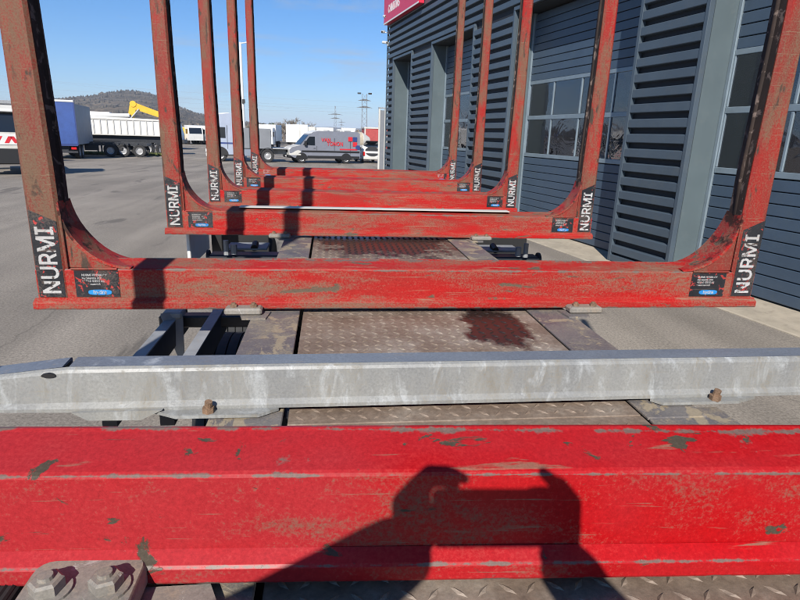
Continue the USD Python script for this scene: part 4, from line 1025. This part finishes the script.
far_lorry('far_lorry', 'white lorry cab with dark windows facing out behind the silver lorry', -9.2, 88.0, -95, 2.5, 1.0, 3.3, 5.0, 'white_paint')
far_lorry('far_lorry', 'tallest plain white box lorry in the back row, left of the grey van', -6.5, 90.0, 176, 2.5, 0.9, 3.45, 3.2, 'white_paint', False).GetPrim()
far_lorry('far_lorry', 'white box lorry rising behind the front end of the grey van', -2.4, 90.0, 4, 2.5, 1.0, 3.2, 2.4, 'dirty_white', False)
far_lorry('far_lorry', 'white box lorry rising behind the middle of the grey van', 0.25, 90.0, 3, 2.5, 1.0, 3.15, 2.5, 'white_paint', False)
far_lorry('far_lorry', 'low white box lorry behind the rear end of the grey van', 2.8, 80.0, 4, 2.4, 0.9, 2.9, 2.1, 'white_paint', False)
far_lorry('far_lorry', 'white lorry with pale grey cab beyond the second left stake', -22.0, 98.0, -60, 2.4, 0.9, 2.6, 2.6, 'dirty_white')
far_lorry('far_lorry', 'yellow fronted lorry peeping past the second left stake', -23.5, 97.0, -75, 2.3, 0.8, 2.5, 1.6, 'yellow_paint', False)
far_lorry('far_lorry', 'white box van at the back between the third and second left stakes', -20.4, 99.5, -40, 2.2, 0.7, 2.5, 2.4, 'white_paint')

# pale yellow drum machine, wrecked car, red box, gate pillar
mx = thing('drum_mixer', 'cream and yellow drum mixer standing behind the wrecked white car', 'machine', (2.5, 56.0, GROUND), 0)
prof = [(0.05, -0.95), (0.45, -0.9), (0.78, -0.2), (0.80, 0.25), (0.55, 0.7), (0.38, 0.95), (0.34, 0.95)]
obj('drum', moved(lathe(prof, 20), (0, 0, 1.75), 12), 'dirty_white', mx, smooth=30)
obj('yellow_band', moved(lathe([(0.79, -0.16), (0.815, -0.16), (0.825, 0.2), (0.80, 0.2)], 20), (0, 0, 1.75), 12), 'concrete', mx, smooth=30)
obj('stand', cat_(cyl((-0.7, -0.4, 0.45), (-0.1, 0, 1.1), 0.06, 8), cyl((0.7, -0.4, 0.45), (0.1, 0, 1.1), 0.06, 8), box(-0.85, 0.85, -0.5, 0.5, 0.4, 0.55)), 'yellow_paint', mx)
obj('engine_cover', box(-0.75, -0.1, -0.62, -0.1, 0.56, 1.15, 0.05), 'dirty_white', mx)
obj('wheel', moved(tyre_mesh(0.35, 0.2, False), (0.8, 0, 0.35)), 'rubber', mx, smooth=35)
obj('wheel', moved(tyre_mesh(0.35, 0.2, False), (-0.8, 0, 0.35)), 'rubber', mx, smooth=35)
hp_ = thing('hopper', 'white ribbed feed hopper standing between the grey van and the drum mixer', 'machine', (1.5, 57.2, GROUND), 0)
obj('bin', hull([(x, y, 2.9) for x in (-0.7, 0.7) for y in (-0.6, 0.6)] + [(x, y, 1.4) for x in (-0.3, 0.3) for y in (-0.3, 0.3)]), 'white_paint', hp_)
for x in (-0.6, 0.6):
    obj('leg', cat_(cyl((x, -0.5, 0), (x, -0.5, 2.6), 0.05, 8), cyl((x, 0.5, 0), (x, 0.5, 2.6), 0.05, 8)), 'arm_grey', hp_)

wc = thing('wrecked_car', 'white wrecked car with its tailgate open and a dark hollow rear', 'car', (3.1, 52.2, GROUND), 100)
obj('body', side_shape([(-1.6, 0.35), (2.0, 0.32), (2.05, 0.75), (1.3, 0.95), (0.6, 1.42), (-1.2, 1.48), (-1.62, 0.95)], -0.88, 0.88, 0.14), 'white_paint', wc)
e = np.linspace(0, 2 * PI, 18, endpoint=False)
obj('open_rear', hull([(-1.66 + 0.14 * (math.sin(q) * 0.5 + 0.5), 0.66 * math.cos(q), 0.98 + 0.40 * math.sin(q)) for q in e] + [(-1.2, 0.6 * math.cos(q), 0.98 + 0.36 * math.sin(q)) for q in e]), 'black_plastic', wc)
obj('tailgate', hull([(-1.25, s * 0.72, 1.50) for s in (-1, 1)] + [(-2.0, s * 0.66, 1.86) for s in (-1, 1)] + [(-1.25, s * 0.72, 1.44) for s in (-1, 1)] + [(-2.0, s * 0.66, 1.80) for s in (-1, 1)]), 'car_glass', wc)
obj('rear_bumper', box(-1.75, -1.55, -0.86, 0.86, 0.30, 0.56, 0.05), 'dirty_white', wc)
for s in (-1, 1):
    obj('side_window', box(-0.9, 0.5, *sorted((s * 0.78, s * 0.86)), 1.0, 1.32, 0.03), 'car_glass', wc)
    for x in (-1.0, 1.3):
        wheel(wc, x, s * 0.78, 0.31, 0.2)
    obj('tail_lamp', box(-1.70, -1.55, *sorted((s * 0.68, s * 0.87)), 0.62, 0.95, 0.02), 'lamp_red', wc)

rb = thing('red_container', 'dark red container with a white roof edge beside the building corner', 'container', (4.9, 62.5, GROUND), 4)
obj('container_wall', box(-1.7, 1.7, -1.2, 1.2, 0.9, 2.95, 0.02), 'brick_red', rb)
obj('roof_edge', box(-1.75, 1.75, -1.25, 1.25, 2.955, 3.1), 'dirty_white', rb)
obj('emblem', box(-0.2, 0.7, -1.215, -1.203, 1.6, 2.3), 'dirty_white', rb)
for x in (-1.7, 1.58):
    obj('corner_post', box(x, x + 0.12, -1.235, -1.12, 0.9, 2.95), 'dirty_white', rb)
obj('skid', box(-1.6, 1.6, -1.0, 1.0, 0.0, 0.897), 'black_frame', rb)

gp = thing('gate_pillar', 'pale metal gate pillar just beyond the corner of the building', 'gate', (2.95, 37.4, -0.26), 6)
obj('post', box(-0.20, -0.10, -0.05, 0.05, 0, 3.85, 0.01), 'dirty_white', gp)
obj('post', box(0.18, 0.26, -0.05, 0.05, 0, 3.85, 0.01), 'dirty_white', gp)
obj('infill_panel', box(-0.099, 0.179, -0.03, 0.03, 0.1, 3.75), 'grey_box', gp)
obj('cap', box(-0.22, 0.28, -0.07, 0.07, 3.851, 3.92), 'arm_grey', gp)

lp = thing('lamp_post', 'tall white tapered lamp post behind the fourth left stake', 'lamp post', (-7.75, 53.7, GROUND), 0)
obj('pole', cyl((0, 0, 0), (0, 0, 9.5), 0.17, 14, 0.10), 'white_paint', lp)
obj('arm', cyl((0, 0, 9.4), (0.75, 0, 9.55), 0.05, 8), 'white_paint', lp)
obj('lamp_head', hull([(0.7, s * 0.12, 9.5) for s in (-1, 1)] + [(1.2, s * 0.1, 9.56) for s in (-1, 1)] + [(0.7, s * 0.1, 9.64) for s in (-1, 1)] + [(1.15, s * 0.06, 9.66) for s in (-1, 1)]), 'arm_grey', lp)
obj('base_plate', box(-0.25, 0.25, -0.25, 0.25, 0.003, 0.05), 'arm_grey', lp)
obj('junction_box', box(-0.02, 0.24, -0.22, -0.15, 4.6, 4.95, 0.01), 'black_plastic', lp)


# pylons with their wires
def pylon(x, y, h, w, label, arms, twin=False):
    t = thing('pylon', label, 'pylon', (x, y, GROUND), 0, 'power pylons on the plain')
    r = 0.05 * h / 13
    legs = []
    for sx in (-1, 1):
        for sy in (-1, 1):
            legs.append(cyl((sx * w, sy * w, 0), (sx * w * (0.85 if twin else 0.25), sy * w * (0.6 if twin else 0.25), h), r, 5))
    obj('legs', cat_(*legs), 'pylon_steel', t)
    br = []
    nb = 9
    for k in range(nb):
        z0, z1 = h * k / nb, h * (k + 1) / nb
        f = lambda z: w * (1 - (0.15 if twin else 0.75) * z / h)
        for sx in (-1, 1):
            br += [cyl((sx * f(z0), -f(z0) * 0.8, z0), (-sx * f(z1), -f(z1) * 0.8, z1), r * 0.6, 4), cyl((-f(z0), sx * f(z0) * .8, z0), (-f(z1), -sx * f(z1) * .8, z1), r * 0.6, 4)]
    tag(obj('bracing', cat_(*br), 'pylon_steel', t), kind='stuff')
    for z, L in arms:
        obj('cross_arm', hull([(-L, 0, h * z), (L, 0, h * z), (-0.3, -0.2, h * z + 0.5), (0.3, -0.2, h * z + 0.5), (0.3, 0.2, h * z), (-0.3, 0.2, h * z)]), 'pylon_steel', t)
    return t


p1 = pylon(9.6, 170, 13.3, 0.75, 'taller twin masted pylon nearer the building', [(0.72, 2.4), (0.86, 2.0)], True)
for sx in (-1, 1):
    obj('head_lamp', box(sx * 1.5 - 0.5, sx * 1.5 + 0.5, -0.25, 0.25, 13.2, 13.6, 0.05), 'black_plastic', p1)
pylon(2.4, 262, 13.8, 0.7, 'slimmer lattice pylon to the left, farther out', [(0.74, 3.4), (0.62, 2.4)])
pylon(9.8, 500, 14.2, 1.0, 'smallest pylon, barely above the horizon', [(0.8, 4.0), (0.65, 3.0)])
for k, (z0, z1, dy, off) in enumerate(((9.2, 12.5, 0, 0), (11.0, 17.5, 2, 1), (9.8, 15.0, 4, 0.5), (8.4, 10.5, 0, -1), (7.9, 20.0, 6, 0))):
    pts = []
    for t in np.linspace(0, 1, 15):
        pts.append((9.6 + off - 150 * t, 170 + dy - 6 * t, z0 + (z1 - z0) * t - 6.0 * t * (1 - t) + GROUND))
    tag(obj('power_line', tube(pts, 0.012, 5), 'wire'), ('second lowest of the power lines at the twin masted pylon', 'power line hung highest on the twin masted pylon', 'power line second from the top on the twin masted pylon', 'power line that stays lowest on its way left from the pylon', 'steep power line that starts lowest at the pylon and climbs highest leftwards')[k], 'power line', 'power lines across the sky')


# trees and bushes
def tree(x, y, h, r, label, leafy, seed, cat='tree'):
    rng = np.random.default_rng(seed)
    t = thing('bare_tree' if not leafy else 'evergreen_bush', label, cat, (x, y, GROUND), 0, 'trees beyond the yard')
    tr_, tw = [], []

    def grow(p, d, L, rad, lev):
        q = p + d * L
        (tr_ if lev < 2 else tw).append(cyl(p, q, rad, 5 if lev < 2 else 3, rad * 0.6))
        if lev >= (4 if not leafy else 2):
            return
        for _ in range(4 if lev < 3 else 5):
            nd = d + rng.normal(0, 0.55, 3); nd[2] = abs(nd[2]) * 0.8 + 0.15; nd /= np.linalg.norm(nd)
            grow(p + d * L * rng.uniform(0.5, 1), nd, L * rng.uniform(0.55, 0.75), rad * 0.55, lev + 1)
    for k in range(3):
        a = rng.uniform(0, 6.28); b0 = np.array([math.cos(a) * r * 0.3, math.sin(a) * r * 0.3, 0])
        grow(b0, np.array([rng.normal(0, .15), rng.normal(0, .15), 1.0]), h * 0.33, h * 0.026, 0)
    obj('trunk', cat_(*tr_), 'bark', t)
    if not leafy:
        tag(obj('crown', cat_(*tw), 'twig', t), kind='stuff')
    else:
        n = 1600
        c = rng.normal(0, 1, (n, 3)); c /= np.linalg.norm(c, axis=1)[:, None]; c *= rng.uniform(0.35, 1, (n, 1)) ** 0.6
        c[:, 2] = np.abs(c[:, 2])
        c = c * (r, r, h * 0.95) * (1 + 0.3 * meshkit.noise(c * 2.3 + seed))[:, None] + (0, 0, h * 0.1)
        a, b = rng.normal(0, 0.16, (n, 3)), rng.normal(0, 0.16, (n, 3))
        V = np.stack([c - a, c + b, c + a], 1).reshape(-1, 3)
        tag(obj('crown', (V, np.arange(3 * n).reshape(-1, 3)), 'leaf_dark', t), kind='stuff')


for k, (x, y, h, r, lf, lab) in enumerate(((-10.8, 110, 3.0, 1.4, True, 'dark evergreen bush behind the white lorry cab'), (-13.2, 118, 3.0, 1.6, True, 'dark bush behind the silver lorry cab'),
                                           (-9.2, 150, 8.2, 2.6, False, 'bare brown tree above the tallest white box lorry'), (-12.2, 152, 7.4, 2.4, False, 'bare tree left of the tall white box lorry'),
                                           (-6.0, 156, 7.0, 2.4, False, 'bare tree above the front of the grey van'), (-17.5, 140, 6.0, 2.0, False, 'low bare tree beyond the silver lorry cab'))):
    tree(x, y, h, r, lab, lf, 20 + k)
hedge_rng = np.random.default_rng(5)
n = 9000
cx = hedge_rng.uniform(-150, 90, n); cy = 210 + hedge_rng.uniform(-8, 8, n)
hz = 2.4 + 1.4 * meshkit.noise(np.column_stack([cx / 9, cy / 9, cx * 0])) + 0.8 * meshkit.noise(np.column_stack([cx / 2.5, cy / 2.5, cx * 0 + 3]))
cz = GROUND + hedge_rng.uniform(0, 1, n) ** 0.8 * np.maximum(hz, 0.6)
c = np.column_stack([cx, cy, cz]); a, b = hedge_rng.normal(0, 0.33, (n, 3)), hedge_rng.normal(0, 0.33, (n, 3))
tag(obj('hedgerow', (np.stack([c - a, c + b, c + a], 1).reshape(-1, 3), np.arange(3 * n).reshape(-1, 3)), 'twig'), 'far brown hedgerow and scrub along the edge of the plain', 'scrub', kind='stuff')

# grass verge below the tipper
gr = np.random.default_rng(8)
n = 6000
cx = gr.uniform(-21.5, -14.6, n); cy = 52.9 + (cx + 18) * 0.25 + gr.uniform(-0.9, 1.8, n)
c = np.column_stack([cx, cy, np.full(n, GROUND)]); a = gr.normal(0, 0.07, (n, 3)); a[:, 2] = 0
b = np.column_stack([gr.normal(0, 0.08, n), gr.normal(0, 0.08, n), gr.uniform(0.08, 0.26, n)])
tag(obj('grass_verge', (np.stack([c - a, c + a, c + b], 1).reshape(-1, 3), np.arange(3 * n).reshape(-1, 3)), 'grass'), 'strip of yellow green grass under the tipper', 'grass', kind='stuff')

# church and chapel on the hill
for k, (x, y, s, lab) in enumerate(((-612, 1690, 1.0, 'white hilltop church with a pointed tower, left of the summit'), (-566, 1706, 0.7, 'smaller pale building on the ridge right of the church'))):
    ch = thing('hilltop_church', lab, 'church', (x, y, 51 + 3 * k), 15)
    obj('nave', box(-9 * s, 9 * s, -5, 5, -12, 9 * s), 'white_paint', ch)
    obj('roof', hull([(-9.5 * s, -5.5, 9.01 * s), (9.5 * s, -5.5, 9.01 * s), (-9.5 * s, 5.5, 9.01 * s), (9.5 * s, 5.5, 9.01 * s), (-9.5 * s, 0, 13 * s), (9.5 * s, 0, 13 * s)]), 'brick_red', ch)
    if k == 0:
        obj('tower', box(-3, 3, -8, -5.01, -12, 19), 'white_paint', ch)
        obj('spire', hull([(-3, -8, 19.01), (3, -8, 19.01), (-3, -5, 19.01), (3, -5, 19.01), (0, -6.5, 28)]), 'white_paint', ch)

# ------------------------------------------------------------------ the photographer, behind the camera with a phone held up
LENS = EYE - FWD * 0.004


def P3(r, u, b):
    """a point near the phone: r to its right, u up, b back towards the holder"""
    return LENS + RIGHT * r + UP * u - FWD * b


ph = thing('phone', 'black phone held out in both hands at the eye of the picture', 'phone', (0, 0, 0), 0)
pc = [P3(r, u, b) for b in (0.003, 0.011) for r, u in ((-0.032, 0.014), (-0.026, 0.020), (0.126, 0.020), (0.132, 0.014), (0.132, -0.051), (0.126, -0.057), (-0.026, -0.057), (-0.032, -0.051))]
obj('case', hull(pc), 'phone_black', ph)
obj('screen', hull([P3(r, u, b) for b in (0.0112, 0.0118) for r, u in ((-0.028, 0.016), (0.128, 0.016), (0.128, -0.053), (-0.028, -0.053))]), 'car_glass', ph)


def bone(a, b, ra, rb):
    s0 = m3.Manifold.sphere(ra, 16).translate(tuple(map(float, a)))
    s1 = m3.Manifold.sphere(rb, 16).translate(tuple(map(float, b)))
    return m3.Manifold.batch_hull([s0, s1])


def chain(pts, rs):
    return [bone(pts[i], pts[i + 1], rs[i], rs[i + 1]) for i in range(len(pts) - 1)]


def union(ms, refine=0.012, it=8):
    M = m3.Manifold.batch_boolean(ms, m3.OpType.Add)
    M = M.refine_to_length(refine)
    mm = M.to_mesh()
    t = trimesh.Trimesh(np.array(mm.vert_properties[:, :3]), np.array(mm.tri_verts), process=True)
    trimesh.smoothing.filter_taubin(t, iterations=it)
    return t


BODY_Y = -0.50
hips = np.array([-0.27, BODY_Y - 0.03, 0.98])
chest = np.array([-0.28, BODY_Y, 1.36])
neck = np.array([-0.28, BODY_Y + 0.01, 1.52])
headc = np.array([-0.285, BODY_Y + 0.06, 1.665])
shL, shR = np.array([-0.475, BODY_Y + 0.03, 1.47]), np.array([-0.085, BODY_Y + 0.03, 1.47])
wrL, wrR = P3(-0.070, -0.042, 0.055), P3(0.136, -0.056, 0.050)
elL, elR = wrL + np.array([-0.285, -0.10, -0.10]), wrR + np.array([0.125, -0.15, -0.15])
skin = []
skin += chain([hips, chest], [0.13, 0.145]) + chain([chest, neck], [0.11, 0.06])
skin += chain([chest + (-0.06, 0, 0.05), shL], [0.10, 0.06]) + chain([chest + (0.06, 0, 0.05), shR], [0.10, 0.06])
skin += chain([neck, headc - (0, 0.02, 0.05)], [0.058, 0.062])
skin += [bone(headc + (0, -0.015, 0.03), headc + (0, 0.025, -0.045), 0.088, 0.062), bone(headc + (0, 0.04, -0.08), headc + (0, 0.05, -0.09), 0.036, 0.03)]
skin += [bone(headc + (0, 0.085, 0.0), headc + (0, 0.105, -0.025), 0.010, 0.015), bone(headc + (-0.085, -0.01, -0.01), headc + (-0.087, -0.012, 0.02), 0.014, 0.018), bone(headc + (0.085, -0.01, -0.01), headc + (0.087, -0.012, 0.02), 0.014, 0.018)]
for sh, el, wr in ((shL, elL, wrL), (shR, elR, wrR)):
    skin += chain([sh, el, wr], [0.056, 0.042, 0.029])
for s in (-1, 1):
    skin += chain([hips + (s * 0.09, 0, -0.04), hips + (s * 0.10, 0.03, -0.48), hips + (s * 0.11, -0.01, -0.90)], [0.09, 0.058, 0.042])
person = thing('person', 'person in a dark jacket standing with arms raised, holding the phone', 'person', (0, 0, 0), 0)


def hand(side, wr):
    """side -1: holds the left end of the phone, 1: the right end; palm beside the end, fingers closed round it, thumb on the screen side"""
    e = -0.032 if side < 0 else 0.132
    o = (lambda r, u, b: P3(e - (r - 0.016), u, b)) if side < 0 else (lambda r, u, b: P3(e + (r * 0.72 - 0.024), u * 0.95, b))
    h = [m3.Manifold.batch_hull([m3.Manifold.sphere(0.015, 12).translate(tuple(map(float, q))) for q in (o(0.035, 0.03, 0.028), o(0.03, -0.04, 0.035), o(0.06, -0.05, 0.05), o(0.058, 0.015, 0.045))])]
    h += [bone(wr, o(0.046, -0.02, 0.042), 0.027, 0.026)]
    for k, (u, L) in enumerate(((0.040, 1.0), (0.014, 1.08), (-0.012, 1.0), (-0.036, 0.82))):
        base = o(0.036, u * 0.9, 0.026)
        if k == 0:      # the index finger lies along the top edge
            pts = [base, o(0.020, 0.046, 0.014), o(-0.006, 0.044, 0.010), o(-0.026, 0.034, 0.008)] if side < 0 else [base, o(0.030, 0.032, 0.014), o(0.016, 0.040, 0.010), o(0.008, 0.045, 0.008)]
        elif k == 1 and side < 0:
            pts = [base, o(0.018, 0.034, 0.012), o(-0.002, 0.031, 0.009), o(-0.014, 0.026, 0.007)]
        else:
            pts = [base, o(0.024, u, 0.006), o(0.011, u * 0.95, -0.004), o(0.004 if side < 0 else -0.014, u * 0.9, -0.005)]
        h += chain(pts, [0.0095, 0.009, 0.008, 0.007])
    h += chain([o(0.045, -0.03, 0.045), o(0.018, -0.022, 0.036), o(-0.008, -0.010, 0.024), o(-0.026, 0.0, 0.019)], [0.014, 0.012, 0.0095, 0.008])
    return h


hl, hr = hand(-1, wrL), hand(1, wrR)
for nm, parts in (('hand', hl), ('hand', hr)):
    obj(nm, union(parts, 0.005, 5), 'skin', person, smooth=True)
obj('body', union(skin, 0.02, 6), 'skin', person, smooth=True)
jk = chain([hips + (0, 0, 0.02), chest], [0.155, 0.165]) + chain([chest + (0, 0, 0.0), neck - (0, 0, 0.03)], [0.14, 0.085])
jk += chain([chest + (-0.06, 0, 0.05), shL], [0.125, 0.085]) + chain([chest + (0.06, 0, 0.05), shR], [0.125, 0.085])
for sh, el, wr in ((shL, elL, wrL), (shR, elR, wrR)):
    cuff = el + (wr - el) * 0.93
    jk += chain([sh, el, cuff], [0.085, 0.075, 0.052] if sh is shL else [0.080, 0.056, 0.038])
obj('jacket', union(jk, 0.02, 6), 'jacket_cloth', person, smooth=True)
tz = []
for s in (-1, 1):
    tz += chain([hips + (s * 0.08, 0, 0.0), hips + (s * 0.10, 0.03, -0.48), hips + (s * 0.11, -0.01, -0.88)], [0.115, 0.082, 0.066])
obj('trousers', union(tz, 0.025, 5), 'trouser_cloth', person, smooth=True)
for s in (-1, 1):
    obj('shoe', hull([(hips[0] + s * 0.11 + a * 0.05, BODY_Y - 0.10 + b, z) for a in (-1, 1) for b, z in ((0, 0.0), (0.02, 0.09), (0.14, 0.10), (0.25, 0.055), (0.27, 0.0))]), 'black_plastic', person)
obj('hair', union([bone(headc + (0, -0.03, 0.045), headc + (0, 0.01, 0.06), 0.092, 0.085), bone(headc + (0, -0.05, -0.01), headc + (0, -0.03, 0.04), 0.07, 0.085)], 0.015, 4), 'hair', person, smooth=True)
for s in (-1, 1):
    obj('eye', trimesh.creation.icosphere(2, 0.012).apply_translation(headc + (s * 0.033, 0.075, 0.012)), 'lens_white', person)

# ------------------------------------------------------------------ thin air over the plain
usdkit.material(stage, '/World/Looks/haze_air', {'v': ('principled_volume', {'color': (0.80, 0.88, 1.0), 'density': 0.00013, 'anisotropy': 0.0})}, [], volume='v.volume')
tag(obj('haze', box(-8900, 8900, -350, 8900, -1.6, 130), 'haze_air'), 'thin blue haze over the yard and the hills', 'haze', kind='stuff')
